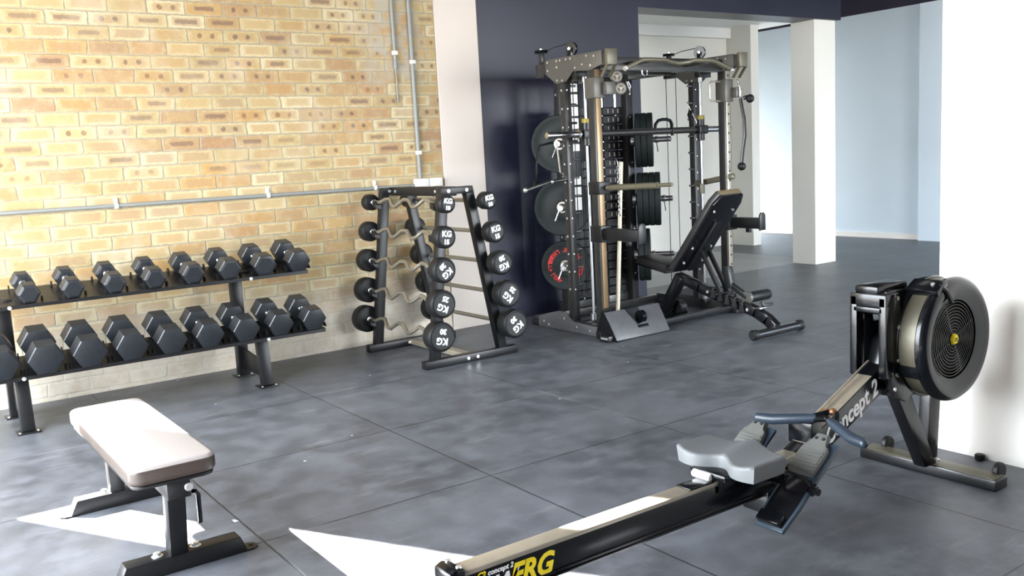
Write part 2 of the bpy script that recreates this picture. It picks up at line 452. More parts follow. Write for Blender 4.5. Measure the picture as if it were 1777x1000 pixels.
slab('wall_right', M_white, 3.71, 3.86, -3.2, 2.13, 0, H, label='bright white wall end at the right')
# street window wall (left of and behind the camera), hall windows
ww = MB(); ww.box(-1.5, -1.3, -3.2, W, 0, .25); ww.box(-1.5, -1.3, -3.2, W, 3.15, H)
for a, b in ((-3.2, 1.6), (6.0, W)): ww.box(-1.5, -1.3, a, b, 0, H)
struct(ww.build('wall_front', M_white))
wf = MB()
for y in (1.6, 3.05, 4.50, 5.95): wf.box(-1.43, -1.37, y, y + .05, .25, 3.15, .004)
wf.box(-1.43, -1.37, 1.6, 6.0, 2.40, 2.45, .004)
struct(wf.build('window_1', M_frame))
hw = MB(); hw.box(-1.5, 4.5, -3.2, -3.0, 0, H); hw.box(10.7, 11.4, -3.2, -3.0, 0, H); hw.box(4.5, 10.7, -3.2, -3.0, 0, .25); hw.box(4.5, 10.7, -3.2, -3.0, 3.0, H)
struct(hw.build('wall_street', M_navy))
wf = MB()
for x in (4.5, 6.55, 8.6, 10.65): wf.box(x, x + .05, -3.13, -3.07, .25, 3.0, .004)
struct(wf.build('window_2', M_frame))
hw = MB(); hw.box(5.5, 9.9, 10.6, 10.8, 0, H); hw.box(9.9, 11.4, 10.6, 10.8, 1.2, H); hw.box(11.1, 11.4, 10.6, 10.8, 0, 1.2)
struct(hw.build('wall_hall_end', M_white))
slab('sun_blocker', M_white, 9.0, 13.5, 10.85, 15.0, 2.9, 3.0)  # unseen slab added outside to keep direct sun out of the hall
wf = MB()
for x in (9.9, 11.05): wf.box(x, x + .05, 10.67, 10.73, 0, 1.2, .004)
struct(wf.build('window_3', M_frame))

# wiring on the bricks
t = thing('wall_conduit', 'long grey horizontal conduit clipped along the brick wall', 'conduit', (.5, W - .012, 1.175))
m = MB().cyl((-.5, W - .014, 1.183), (3.512, W - .014, 1.172), .0125, 12); m.build('pipe', M_cond, t)
for x in (.45, 1.35, 2.35, 3.18):
    k = MB().box(x - .012, x + .012, W - .030, W, 1.160, 1.194, .003).box(x - .013, x + .013, W - .010, W, 1.196, 1.228, .003)
    k.build('clip', M_boxw, t)
t = thing('wall_conduit', 'grey vertical conduit dropping down to the white junction box', 'conduit', (3.572, W - .012, 1.22))
MB().cyl((3.569, W - .014, 1.224), (3.566, W - .014, H), .0155, 12).build('pipe', M_cond, t)
for z in (1.42, 2.10, 2.75):
    MB().box(3.548, 3.592, W - .032, W, z - .014, z + .014, .003).build('clip', M_boxw, t)
t = thing('wall_conduit', 'short grey vertical conduit ending high on the bricks', 'conduit', (3.422, W - .012, 2.0))
MB().cyl((3.424, W - .014, 2.05), (3.420, W - .014, H), .013, 12).build('pipe', M_cond, t)
MB().cyl((3.424, W - .013, 1.80), (3.424, W - .013, 2.06), .006, 10).build('cable', M_cond, t)
MB().box(3.404, 3.444, W - .03, W, 2.15, 2.18, .003).build('clip', M_boxw, t)
t = thing('mounted_junction_box', 'white double junction box at the end of the wall conduit', 'electrical box', (3.63, W, 1.16))
MB().box(3.515, 3.632, W - .045, W, 1.157, 1.222, .004).build('cover', M_boxw, t)
MB().box(3.637, 3.752, W - .045, W, 1.157, 1.222, .004).build('cover', M_boxw, t)

# unseen fill panels added above the frame for ambient light
i = 0
for x, y in ((.6, 1.2), (.6, 4.2), (2.9, 1.2), (2.9, 4.2), (5.2, 4.2), (5.6, 1.0), (8.0, 1.0), (8.0, 4.4)):
    t = thing('fill_panel', 'flat white fill panel added to the ceiling', 'fill light', (x, y, H), 'added fill panels on the ceiling')
    MB().box(x - .62, x + .62, y - .17, y + .17, H - .035, H, .004).build('housing', M_white, t)
    MB().box(x - .59, x + .59, y - .14, y + .14, H - .042, H - .034).build('diffuser', M_fill, t)
for x in (7.0, 8.6):
    t = thing('fill_panel', 'flat white fill panel added to the ceiling', 'fill light', (x, 7.4, 2.87), 'added fill panels on the ceiling')
    MB().box(x - .42, x + .42, 7.1, 7.36, 2.845, 2.87, .004).build('housing', M_white, t)
    MB().box(x - .39, x + .39, 7.13, 7.33, 2.838, 2.846).build('diffuser', M_fill, t)

# ------------------------------------------------------------------ dumbbell rack
RX = 1.30
t = thing('dumbbell_rack', 'two tier black steel dumbbell rack standing against the brick wall', 'dumbbell rack', (RX, 5.78, 0))
for x in (.62, 1.98):
    m = MB(); m.box(x - .035, x + .035, 5.975, 6.045, .008, .70, .005); m.build('rear_post', M_black, t)
    m = MB(); m.beam((x, 5.575, .008), (x, 5.625, .345), .07, .055, (0, 1, 0)); m.build('front_leg', M_black, t)
    m = MB(); m.prism([(5.59, .05), (6.0, .05), (6.0, .20), (5.60, .155)], (x, 0, 0), (0, 1, 0), (0, 0, 1), .012, .002); m.build('side_gusset', M_black, t)
    m = MB(); m.beam((x, 5.66, .33), (x, 5.99, .40), .04, .04); m.beam((x, 5.78, .70), (x, 6.0, .715), .05, .035); m.build('tray_bracket', M_black, t)
    for y in (5.575, 6.01):
        m = MB(); m.box(x - .06, x + .06, y - .055, y + .055, 0, .009, .003); f = m.build('foot_plate', M_black, t)
        m = MB()
        for q in (-.045, .045): m.cyl((x + q, y - .04, .008), (x + q, y - .04, .014), .007, 8)
        m.build('bolt', M_bolt, f)
TH = math.atan(.065 / .3)
def tray(y0, z0, x0, x1):
    def P(y, z): return (y, z)
    y1, z1 = y0 + .30, z0 + .065
    poly = [P(y0, z0 - .016), P(y0 + .004, z0 - .016), P(y0 + .004, z0), P(y1 - .004, z1), P(y1 - .004, z1 - .03), P(y1, z1 - .03), P(y1, z1 + .004), P(y0, z0 + .004)]
    m = MB(); m.prism(poly, ((x0 + x1) / 2, 0, 0), (0, 1, 0), (0, 0, 1), x1 - x0)
    return m.build('tray', M_black, t)
for (y0, z0, xs) in ((5.695, .683, (.23, 2.365)), (5.475, .322, (.23, 2.36))):
    tr = tray(y0, z0, *xs)
    m = MB()
    for x in (.62, 1.98): m.cyl((x, y0 - .006, z0 - .006), (x, y0 + .002, z0 - .006), .011, 10)
    m.build('bolt', M_bolt, tr)

def dumbbell(A, T, L):
    """hex dumbbell lying along local Y, resting on z = 0"""
    r = thing('hex_dumbbell', 'black rubber hex dumbbell', 'dumbbell', (0, 0, 0), local=True)
    z = A / 2; R = A * .5774
    for s in (-1, 1):
        m = MB(); a = s * (L / 2 - T); b = s * L / 2
        m.lathe([(R * .72, 0), (R * .95, .005), (R, .010), (R, T - .010), (R * .95, T - .005), (R * .74, T)], (0, a, z), (0, s, 0), 6)
        hd = m.build('head', M_hex, r, off=(0, 0, 0), sharp=20)
        m = MB(); m.cyl((0, a - s * .012, z), (0, a + s * .004, z), .021, 16, .003); m.build('collar', M_chrome, hd, off=(0, 0, 0))
    m = MB(); h = L / 2 - T
    m.lathe([(.0155, -h), (.0155, -h + .012), (.0170, -h * .5), (.0178, 0), (.0170, h * .5), (.0155, h - .012), (.0155, h)], (0, 0, z), (0, 1, 0), 16)
    m.build('handle', M_chrome, r, off=(0, 0, 0))
    return r
ORD = ['first', 'second', 'third', 'fourth', 'fifth', 'sixth', 'seventh', 'eighth', 'ninth']
def place(y0, z0, yc, x0, step, sizes, tier, group):
    n = len(sizes)
    for i, (A, T, L) in enumerate(sizes):
        d = dumbbell(A, T, L)
        d.location = (x0 + i * step, yc, z0 + (yc - y0) * math.tan(TH) + .0055)
        d.rotation_euler = (TH, 0, 0); d['group'] = group
        if i == 0: d['label'] = 'black hex dumbbell at the left end of the %s tray' % tier
        elif i == n - 1: d['label'] = 'black hex dumbbell at the right end of the %s tray, nearest the barbell rack' % tier
        else: d['label'] = 'black hex dumbbell, %s from the left on the %s tray of the rack' % (ORD[i], tier)
up = [(.104 + .0042 * i, .088 + .003 * i, .300 + .005 * i) for i in range(8)]
place(5.695, .683, 5.845, .725, .2255, up, 'upper', 'hex dumbbells on the upper tray')
lo = [(.166 - .0036 * i, .122 - .0016 * i, .372 - .004 * i) for i in range(9)]
place(5.475, .322, 5.635, .515, .2215, lo, 'lower', 'hex dumbbells on the lower tray')
# small saddle tabs on the trays
for (y0, z0, xs, n, st, sz) in ((5.695, .683, .725, 8, .2255, up), (5.475, .322, .515, 9, .2215, lo)):
    for i in range(n):
        for s in (-1, 1):
            x = xs + i * st + s * (sz[i][0] * .5774 + .007)
            m = MB(); yb = y0 + .27
            m.prism([(-.03, 0), (.03, 0), (.012, .03), (-.012, .03)], (x, yb, z0 + .27 * math.tan(TH) + .004), (0, 1, 0), (0, 0, 1), .006)
            yb = y0 + .045
            m.prism([(-.03, 0), (.03, 0), (.012, .026), (-.012, .026)], (x, yb, z0 + .045 * math.tan(TH) + .004), (0, 1, 0), (0, 0, 1), .006)
            m.build('saddle_tab', M_black, t)

# ------------------------------------------------------------------ barbell rack
t = thing('barbell_rack', 'black steel barbell rack with two sloping ends beside the brick wall', 'barbell rack', (3.24, 5.6, 0))
FY, BY = 5.19, 6.00
def lx(z): return 2.985 + (z - .05) * .14 / 1.115
def rx(z): return 3.52 - (z - .05) * .205 / 1.115
LEV = [1.075, .865, .655, .44, .23]
for y in (FY, BY):
    for fx in (lx, rx):
        m = MB(); m.beam((fx(.045), y, .045), (fx(1.165), y, 1.165), .055, .065, (1, 0, 0), .005); u = m.build('upright', M_black, t)
        sg = -1 if fx is lx else 1
        for z in LEV:
            x = fx(z) + sg * .030
            m = MB(); m.prism([(0, -.048), (sg * .012, -.048), (sg * .047, -.028), (sg * .047, .012), (sg * .038, .012), (sg * .038, -.0165), (sg * .004, -.0165), (sg * .004, .01), (0, .01)], (x, y, z), (1, 0, 0), (0, 0, 1), .045)
            m.build('cradle', M_black, u)
    m = MB(); m.box(2.90, 3.635, y - .032, y + .032, 0, .055, .005); fb = m.build('foot_beam', M_black, t)
    m = MB()
    for x in (3.225, 3.30): m.cyl((x, y - .040, .03), (x, y - .030, .03), .012, 10)
    m.build('bolt', M_bolt, fb)
    m = MB(); m.box(3.095, 3.345, y - .030, y + .030, 1.13, 1.178, .005); cb = m.build('top_plate', M_black, t)
    m = MB()
    for x in (3.15, 3.29): m.cyl((x, y - .038, 1.153), (x, y - .028, 1.153), .011, 10)
    m.build('bolt', M_bolt, cb)
m = MB(); m.box(3.165, 3.235, FY, BY, 1.118, 1.18, .005); tb = m.build('top_beam', M_black, t)
m = MB()
for y in (FY + .15, BY - .1): m.cyl((3.157, y, 1.15), (3.166, y, 1.15), .011, 10)
m.build('bolt', M_bolt, tb)
m = MB(); m.box(3.235, 3.295, FY, BY, .012, .05, .004); m.build('brace', M_alu, t)

KGW = ['10', '15', '20', '25', '30']
DIA = [.118, .145, .165, .184, .196]
def rot2(a):
    a = math.radians(a); return (math.cos(a), 0, math.sin(a)), (-math.sin(a), 0, math.cos(a))
def barbell(x, z, kg, d, ang, curl):
    pos = 'rung' ; i = KGW.index(kg)
    side = 'zigzag curl bar' if curl else 'straight bar'
    lab = 'black headed %s marked KG %s, %s' % (side, kg, ['on the top cradles', 'one below the top', 'at middle height', 'one above the lowest', 'on the lowest cradles'][i])
    r = thing('curl_barbell' if curl else 'barbell', lab, 'barbell', (x, 5.59, z), 'curl barbells on the rack' if curl else 'straight barbells on the rack')
    T = .088 + .004 * i; y0, y1 = 5.055, 6.125
    m = MB()
    if curl:
        pts = [(x, y0 + .05, z)]
        seq = [(5.23, 0, 0), (5.28, .010, .020), (5.345, .014, .026), (5.42, -.010, -.020), (5.47, -.012, -.026), (5.555, .008, .022), (5.625, .008, .022), (5.71, -.012, -.026), (5.76, -.010, -.020), (5.835, .014, .026), (5.90, .010, .020), (5.95, 0, 0)]
        for yy, dx, dz in seq: pts.append((x + dx, yy, z + dz))
        pts.append((x, y1 - .05, z))
        # round the corners
        q = [V(pts[0])]
        for a, b, c in zip(pts, pts[1:], pts[2:]):
            a, b, c = V(a), V(b), V(c)
            q += [b.lerp(a, .3), b, b.lerp(c, .3)]
        q.append(V(pts[-1]))
        m.tube(q, .0135, 10)
        m.build('bar', M_cast, r)
    else:
        m.cyl((x, y0 + .05, z), (x, y1 - .05, z), .0145, 14); m.build('bar', M_cast, r)
    for ya, yb, s in ((y0 - T * .35, y0 + T * .65, -1), (y1 - T * .65, y1 + T * .35, 1)):
        m = MB(); R = d / 2; L = T; st = yb if s < 0 else ya
        m.lathe([(R * .55, -.002), (R - .018, 0), (R - .006, .005), (R, .016), (R, L - .014), (R - .005, L - .004), (R - .014, L), (R - .018, L - .003), (0, L - .003)], (x, st, z), (0, s, 0), 28)
        hd = m.build('head', M_rubber, r)
        m = MB(); m.cyl((x, st + s * .002, z), (x, st - s * .022, z), .024, 14, .003)
        m.cyl((x + .02, st - s * .006, z - .012), (x + .02, st - s * .028, z - .012), .006, 8)
        m.build('collar', M_chrome, hd)
        if s < 0:
            ux, uy = rot2(ang); k = d / .196
            yf = st - L + .0015
            sz = .062 * (d / .196) ** .6
            for body, up_, sc in (('KG', .006, 1.0), (kg, -.052, .78)):
                o = V((x, yf, z)) + V(uy) * (up_ * k ** .7)
                text('lettering', body, sz * sc, M_lett, hd, o, ux, uy, bold=.0022, align='CENTER')
for i, z in enumerate(LEV):
    barbell(lx(z) - .030 - .021, z + .002, KGW[i], DIA[i], [-8, -6, -144, 156, 168][i], True)
    barbell(rx(z) + .030 + .021, z + .002, KGW[i], DIA[i], [8, 10, -164, 138, -145][i], False)

# ------------------------------------------------------------------ flat bench
t = thing('flat_bench', 'flat weight bench with a vinyl pad coloured pale for glare, standing in the sunlight', 'weight bench', (.73, 3.5, 0))
def round_rect(w, h, r, n=5):
    P = []
    for cx, cy, a in ((w / 2 - r, h / 2 - r, 0), (-w / 2 + r, h / 2 - r, 90), (-w / 2 + r, -h / 2 + r, 180), (w / 2 - r, -h / 2 + r, 270)):
        for i in range(n + 1):
            q = math.radians(a + 90 * i / n); P.append((cx + r * math.cos(q), cy + r * math.sin(q)))
    return P
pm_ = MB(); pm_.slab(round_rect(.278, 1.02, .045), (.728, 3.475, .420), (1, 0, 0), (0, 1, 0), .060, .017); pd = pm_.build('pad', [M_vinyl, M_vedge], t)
for p_ in pd.data.polygons: p_.material_index = 1 if p_.normal.z < .5 else 0  # upward faces take the painted glare, sides the dark vinyl
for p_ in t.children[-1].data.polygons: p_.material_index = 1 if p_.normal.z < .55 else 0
m = MB(); m.slab(round_rect(.262, 1.0, .04), (.728, 3.475, .384), (1, 0, 0), (0, 1, 0), .012, .003); m.build('pad_base', M_black, t)
m = MB(); m.box(.70, .776, 2.985, 4.05, .318, .379, .004); sp = m.build('spine', M_black, t)
m = MB(); m.cyl((.768, 2.986, .352), (.768, 2.978, .352), .014, 12, .002); m.build('bolt', M_bolt, sp)
m = MB(); m.beam((.745, 4.03, .055), (.742, 4.01, .33), .058, .058, (0, 1, 0)); m.build('rear_post', M_black, t)
m = MB(); m.beam((.762, 3.20, .055), (.738, 3.06, .33), .060, .060, (0, 1, 0)); fp = m.build('front_post', M_black, t)
m = MB(); m.tube([(.800, 3.09, .300), (.812, 3.075, .300), (.822, 3.085, .285), (.832, 3.125, .20), (.836, 3.145, .165)], .008, 8)
m.build('handle', M_gloss, fp)
for y0, y1 in ((3.995, 4.06), (3.165, 3.235)):
    m = MB(); m.prism([(.555, 0), (1.0, 0), (.975, .062), (.585, .062)], (0, (y0 + y1) / 2, 0), (1, 0, 0), (0, 0, 1), y1 - y0, .003); f = m.build('foot_beam', M_black, t)
    for s, x in ((-1, .555), (1, 1.0)):
        m = MB(); m.prism([(-.035, -.0325), (.02, -.0325), (.038, -.018), (.038, .018), (.02, .0325), (-.035, .0325)], (x, (y0 + y1) / 2, .003), (s, 0, 0), (0, 1, 0), .006)
        m.build('foot_flange', M_black, f)
        m = MB(); m.lathe([(.0, 0), (.008, 0), (.008, .001), (.0, .001)], (x + s * .02, (y0 + y1) / 2, .0062), (0, 0, 1), 10); m.build('bolt_hole', M_hole, f)
    m = MB()
    for x in (.695, .825): 
        m.cyl((x, (y0 + y1) / 2, .062), (x, (y0 + y1) / 2, .076), .013, 8, .002)
        m.cyl((x, (y0 + y1) / 2, .058), (x, (y0 + y1) / 2, .064), .020, 12)
    m.build('bolt', M_bolt, f)

# ------------------------------------------------------------------ cable rig
XL, XR = 4.38, 5.73
t = thing('cable_rig', 'tall gunmetal cable rig and smith machine in front of the navy wall', 'gym machine', (5.05, 5.4, 0))
def P(name, m, mat=None, parent=None): return m.build(name, mat or M_rig, parent or t)
for x, s in ((XL, -1), (XR, 1)):          # s points outwards
    P('base_beam', MB().box(x - .035, x + .035, 5.02, 5.90, .012, .085, .004))
    P('base_foot', MB().box(x - .05, x + .05, 4.97, 5.06, 0, .05, .006), M_black)
    P('base_foot', MB().box(x - .05, x + .05, 5.84, 5.92, 0, .05, .006), M_black)
    gp = P('base_plate', MB().prism([(5.84, .004), (5.10, .004), (5.10, .075), (5.40, .085), (5.49, .150), (5.58, .150), (5.84, .085)], (x + s * .041, 0, 0), (0, 1, 0), (0, 0, 1), .008, .001), M_padplate)
    b = MB()
    for y, z in ((5.76, .05), (5.70, .03), (5.50, .10), (5.35, .05), (5.2, .04)): b.cyl((x + s * .044, y, z), (x + s * .052, y, z), .010, 8)
    P('bolt', b, M_bolt, gp)
    fu = P('front_upright', MB().box(x - .035, x + .035, 5.067, 5.135, .05, 1.945, .004))
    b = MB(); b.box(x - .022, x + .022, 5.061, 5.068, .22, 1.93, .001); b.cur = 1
    if x == XR:
        for k in range(22): b.cyl((x + .004, 5.0605, .32 + k * .075), (x + .004, 5.062, .32 + k * .075), .009, 10)
    st = P('reflection_strip', b, [M_warmrefl if x == XL else M_silver, M_hole], fu)  # strip colour paints the reflection on the upright's front face
    mu = P('middle_upright', MB().box(x - .030, x + .030, 5.40, 5.46, .05, 1.945, .004))
    b = MB()
    for k in range(12):
        z = .36 + k * .135
        b.cyl((x - s * .028, 5.415, z), (x - s * .085, 5.415, z), .0095, 10, .002)
    P('hook_pin', b, M_chrome, mu)
    b = MB()
    for k in range(12):
        z = .33 + k * .135
        b.cyl((x + s * .029, 5.43, z), (x + s * .037, 5.43, z), .009, 8)
        b.cyl((x - .012, 5.401, z), (x - .012, 5.393, z), .006, 8)
    P('bolt', b, M_bolt, mu)
    tb = P('top_beam', MB().box(x - .034, x + .034, 4.92, 5.64, 1.945, 2.045, .004))
    for q in (-1, 1):
        gs = P('top_gusset', MB().prism([(5.60, 2.050), (4.96, 2.050), (4.96, 1.955), (5.10, 1.925), (5.28, 1.94), (5.36, 1.875), (5.48, 1.865), (5.60, 1.945)], (x + q * .038, 0, 0), (0, 1, 0), (0, 0, 1), .007, .001), M_rigplate, tb)
        b = MB()
        for y, z in ((5.57, 2.03), (5.57, 1.97), (5.46, 2.03), (5.42, 2.03), (5.46, 1.985), (5.35, 2.03), (5.30, 2.03), (5.46, 1.89), (5.40, 1.885), (5.12, 2.03), (5.17, 1.975), (5.04, 2.02), (5.08, 1.96), (5.25, 1.96)):
            b.cyl((x + q * .041, y, z), (x + q * .048, y, z), .008, 8)
        P('bolt', b, M_bolt, gs)
    P('front_bracket', MB().box(x - .045, x + .045, 4.895, 4.925, 1.945, 2.055, .004).prism([(4.90, 1.945), (4.925, 1.945), (4.985, 1.87), (4.965, 1.865)], (x - .036, 0, 0), (0, 1, 0), (0, 0, 1), .012).prism([(4.90, 1.945), (4.925, 1.945), (4.985, 1.87), (4.965, 1.865)], (x + .036, 0, 0), (0, 1, 0), (0, 0, 1), .012), M_olive)
    # smith guide rods
    gx = x - s * .07
    P('guide_rod', MB().cyl((gx, 5.29, .10), (gx, 5.29, 1.90), .0115, 14).cyl((gx, 5.29, 1.86), (gx, 5.29, 1.935), .022, 12, .003).cyl((gx, 5.29, .09), (gx, 5.29, .15), .026, 12, .003), M_steel)
    P('rod_mount', MB().box(min(gx, x) - .03, max(gx, x) + .03, 5.26, 5.32, 1.90, 1.95, .003).box(min(gx, x) - .03, max(gx, x) + .03, 5.26, 5.32, .06, .10, .003), M_black)
    # top pulley wheel
    m = MB(); m.lathe([(.0, -.011), (.048, -.011), (.050, -.008), (.042, 0), (.050, .008), (.048, .011), (.0, .011)], (x - s * .005, 5.345, 2.105), (1, .35, 0), 20)
    m.box(x - .022, x + .012, 5.32, 5.37, 2.04, 2.105, .003)
    w = P('pulley', m, M_plast); P('axle', MB().cyl((x - .028, 5.332, 2.105), (x + .018, 5.352, 2.105), .010, 10), M_bolt, w)
    # rear horizontal pulley on an arm
    P('rear_arm', MB().box(x - .03, x + .03, 5.64, 5.74, 1.93, 2.03, .004).box(x - .016, x + .016, 5.68, 5.715, 2.03, 2.115, .003))
    m = MB(); m.lathe([(.0, -.010), (.050, -.010), (.052, -.006), (.046, 0), (.052, .006), (.050, .010), (.0, .010)], (x, 5.70, 2.125), (0, 0, 1), 20)
    w = P('pulley', m, M_plast); P('axle', MB().cyl((x, 5.70, 2.13), (x, 5.70, 2.148), .011, 10), M_bolt, w)
    P('cable', MB().tube([(x, 5.385, 2.145), (x, 5.55, 2.138), (x + .05, 5.70, 2.128)], .0032, 6), M_gloss)
    # cables hanging beside the frame
    P('cable', MB().cyl((x - s * .13, 5.50, .25), (x - s * .13, 5.50, 1.93), .0032, 6).cyl((x - s * .22, 5.52, .25), (x - s * .22, 5.52, 1.95), .0032, 6).cyl((x - s * .045, 5.33, .3), (x - s * .045, 5.33, 1.93), .0032, 6), M_gloss)
P('cross_beam', MB().box(XL + .034, XR - .034, 5.075, 5.135, 1.925, 2.02, .004))
P('cross_beam', MB().box(XL + .034, XR - .034, 5.58, 5.64, 1.95, 2.04, .004))
m = MB(); m.tube([(4.80, 5.05, 1.925), (4.80, 5.05, 1.90), (4.825, 5.05, 1.885), (4.85, 5.05, 1.90), (4.85, 5.05, 1.925)], .006, 8); P('ring', m, M_chrome)
P('cross_beam', MB().box(XL + .035, XR - .035, 5.86, 5.93, .012, .075, .004))
# pull-up bar
m = MB(); m.tube([(4.462, 4.85, 1.918), (4.50, 4.85, 1.932), (4.60, 4.85, 1.970), (4.64, 4.85, 1.977), (4.84, 4.85, 1.977), (4.90, 4.86, 1.964), (5.00, 4.875, 1.958), (5.08, 4.86, 1.966), (5.13, 4.85, 1.979), (5.32, 4.85, 1.979), (5.37, 4.85, 1.970), (5.47, 4.85, 1.936), (5.528, 4.85, 1.918)], .016, 10)
pb = P('pull_up_bar', m, M_olive)
P('end_cap', MB().cyl((4.445, 4.85, 1.912), (4.466, 4.85, 1.920), .019, 12, .003).cyl((5.524, 4.85, 1.920), (5.545, 4.85, 1.912), .019, 12, .003), M_bolt, pb)
m = MB()
for x in (4.70, 5.28): m.beam((x, 4.855, 1.972), (x, 5.08, 1.972), .04, .03)
P('bar_bracket', m, M_rig)

# rear storage posts with angled pegs
P4 = ((4.70, 5.90, -1), (5.42, 5.90, 1))
pegs = []
for x, y, s in P4:
    rp = P('rear_post', MB().box(x - .035, x + .035, y - .035, y + .035, .07, 1.985, .004))
    P('post_tie', MB().beam((x, y, 1.965), (XL if s < 0 else XR, 5.60, 1.99), .06, .06))
    b = MB()
    for k in range(9): b.cyl((x + .036 * (1 if s > 0 else -1), y, .3 + .19 * k), (x + .044 * (1 if s > 0 else -1), y, .3 + .19 * k), .009, 8)
    for k in range(9): b.cyl((x, y - .036, .3 + .19 * k), (x, y - .044, .3 + .19 * k), .009, 8)
    P('bolt', b, M_bolt, rp)
    for z in (1.43, .93, .455):
        d = V((s * .7071, -.7071, 0)); o = V((x, y, z)) + d * .02
        L = .34 if s > 0 else .27
        pg = P('plate_peg', MB().cyl(o, o + d * L, .0235, 16, .003).cyl(o, o + d * .035, .05, 16, .004), M_chrome, rp)
        P('peg_bolt', MB().cyl(o + d * L, o + d * (L + .006), .009, 8), M_bolt, pg)
        pegs.append((s, z, o, d, L))
P('cross_beam', MB().box(4.735, 5.415, 5.875, 5.925, 1.90, 1.96, .004))
# weight stacks between the posts
for x, s in ((4.865, -1), (5.29, 1)):
    ws = P('stack_rod', MB().cyl((x - .075, 5.99, .08), (x - .075, 5.99, 1.95), .011, 10).cyl((x + .075, 5.99, .08), (x + .075, 5.99, 1.95), .011, 10), M_chrome)
    m = MB()
    for k in range(22):
        z = .14 + k * .072
        m.box(x - .115, x + .115, 5.93, 6.05, z, z + .066, .004, 1)
        if k >= 9:
            m.cur = 1
            for q in (-.065, -.01, .045): m.box(x + q, x + q + .013, 5.927, 5.9302, z + .016, z + .050)
            for q in (-.03, .02): m.box(x - .118, x - .1148, 5.985 + q, 6.005 + q, z + .022, z + .046)
            m.cur = 0
    P('weight_stack', m, [M_black, M_sticker])
    P('stack_base', MB().box(x - .13, x + .13, 5.92, 6.06, .0, .13, .004))
# white label strip plate inside the left frame
m = MB(); m.box(4.535, 4.645, 5.600, 5.606, .95, 1.90, .001); m.cur = 1
random.seed(3); z = 1.88
while z > 1.0:
    h = random.uniform(.05, .10)
    if not 1.40 > z > 1.18:
        m.box(4.545, 4.635, 5.5985, 5.601, z - h, z, 0)
    z -= h + .018
P('label_panel', m, [M_black, M_boxw])

# smith bar
sb = P('smith_bar', MB().cyl((4.10, 5.29, 1.487), (6.0, 5.29, 1.487), .0145, 14), M_rig)
P('bar_sleeve', MB().cyl((4.08, 5.29, 1.487), (4.37, 5.29, 1.487), .024, 16, .003).cyl((4.37, 5.29, 1.487), (4.385, 5.29, 1.487), .036, 16, .003), M_chrome, sb)
P('bar_sleeve', MB().cyl((5.72, 5.29, 1.487), (6.0, 5.29, 1.487), .024, 16, .003).cyl((5.71, 5.29, 1.487), (5.725, 5.29, 1.487), .036, 16, .003), M_chrome, sb)
P('bar_grip', MB().cyl((4.53, 5.29, 1.487), (5.58, 5.29, 1.487), .0255, 14), M_rig, sb)
for gx in (XL + .07, XR - .07):
    sl = P('slider', MB().cyl((gx, 5.29, 1.40), (gx, 5.29, 1.585), .030, 14, .004).box(gx - .045, gx + .045, 5.255, 5.325, 1.455, 1.52, .006), M_black)
    P('slider_cap', MB().cyl((gx, 5.29, 1.565), (gx, 5.29, 1.60), .031, 14, .004), M_cap, sl)
    s = -1 if gx < 5 else 1
    P('lock_hook', MB().prism([(0, 0), (.02, 0), (.02, .10), (.04, .14), (.02, .18), (-.02, .17), (-.015, .15), (.005, .155), (.015, .14), (0, .11)], (gx - s * .055, 5.34, 1.47), (0, 1, 0), (0, 0, 1), .012), M_black, sl)
P('hook_lever', MB().cyl((5.60, 5.36, 1.68), (5.66, 5.30, 1.50), .006, 8), M_chrome)
# foam handle looped on the bar
m = MB(); m.tube([(5.13, 5.275, 1.49), (5.135, 5.27, 1.54), (5.16, 5.265, 1.568), (5.20, 5.262, 1.575), (5.25, 5.262, 1.575), (5.29, 5.265, 1.565), (5.31, 5.27, 1.54), (5.32, 5.275, 1.45)], .013, 10); P('loop_handle', m, M_plast, sb)

# pulley trolleys on the front uprights
tl = P('trolley', MB().box(XL - .046, XL + .046, 5.045, 5.150, 1.73, 1.875, .005).box(XL + .03, XL + .115, 5.00, 5.06, 1.75, 1.84, .005), M_rigplate)
for dx, dy, z in ((.125, 5.0, 1.875), (.150, 4.99, 1.79)):
    m = MB(); m.lathe([(.0, -.010), (.040, -.010), (.044, -.007), (.036, 0), (.044, .007), (.040, .010), (0, .010)], (XL + dx, dy, z), (.5, 1, 0), 22)
    w = P('pulley', m, M_rigplate, tl)
    pd_ = V((.5, 1, 0)).normalized(); c_ = V((XL + dx, dy, z)) - pd_ * .0105; b = MB(); b.torus(c_, pd_, .030, .003, 24, 6)
    for k in range(3):
        a_ = 2 * PI * k / 3 + .5; e_ = V((0, 0, 1)) * math.sin(a_) + pd_.cross(V((0, 0, 1))) * math.cos(a_); b.beam(c_, c_ + e_ * .030, .006, .004, pd_, 0)
    b.cyl(c_, c_ - pd_ * .006, .010, 8); P('spoke_ring', b, M_silver, w)
m = MB(); m.tube([(4.585, 4.985, 1.835), (4.60, 4.985, 1.84), (4.622, 4.985, 1.80), (4.615, 4.985, 1.765), (4.60, 4.985, 1.80), (4.585, 4.985, 1.835)], .006, 8); P('carabiner', m, M_chrome, tl)
tr = P('trolley', MB().box(XR - .046, XR + .046, 5.045, 5.150, 1.69, 1.865, .005).box(XR + .03, XR + .07, 5.00, 5.06, 1.72, 1.80, .005), M_rigplate)
m = MB(); m.tube([(XR - .03, 5.10, 1.85), (XR - .15, 5.10, 1.85), (XR - .165, 5.10, 1.83), (XR - .165, 5.10, 1.72), (XR - .15, 5.10, 1.70), (XR - .03, 5.10, 1.70)], .007, 8); P('trolley_handle', m, M_silver, tr)
m = MB(); m.tube([(XR + .06, 5.02, 1.86), (XR + .062, 5.0, 1.83), (XR + .062, 4.99, 1.78), (XR + .06, 4.99, 1.73)], .007, 8); P('carabiner', m, M_chrome, tr)

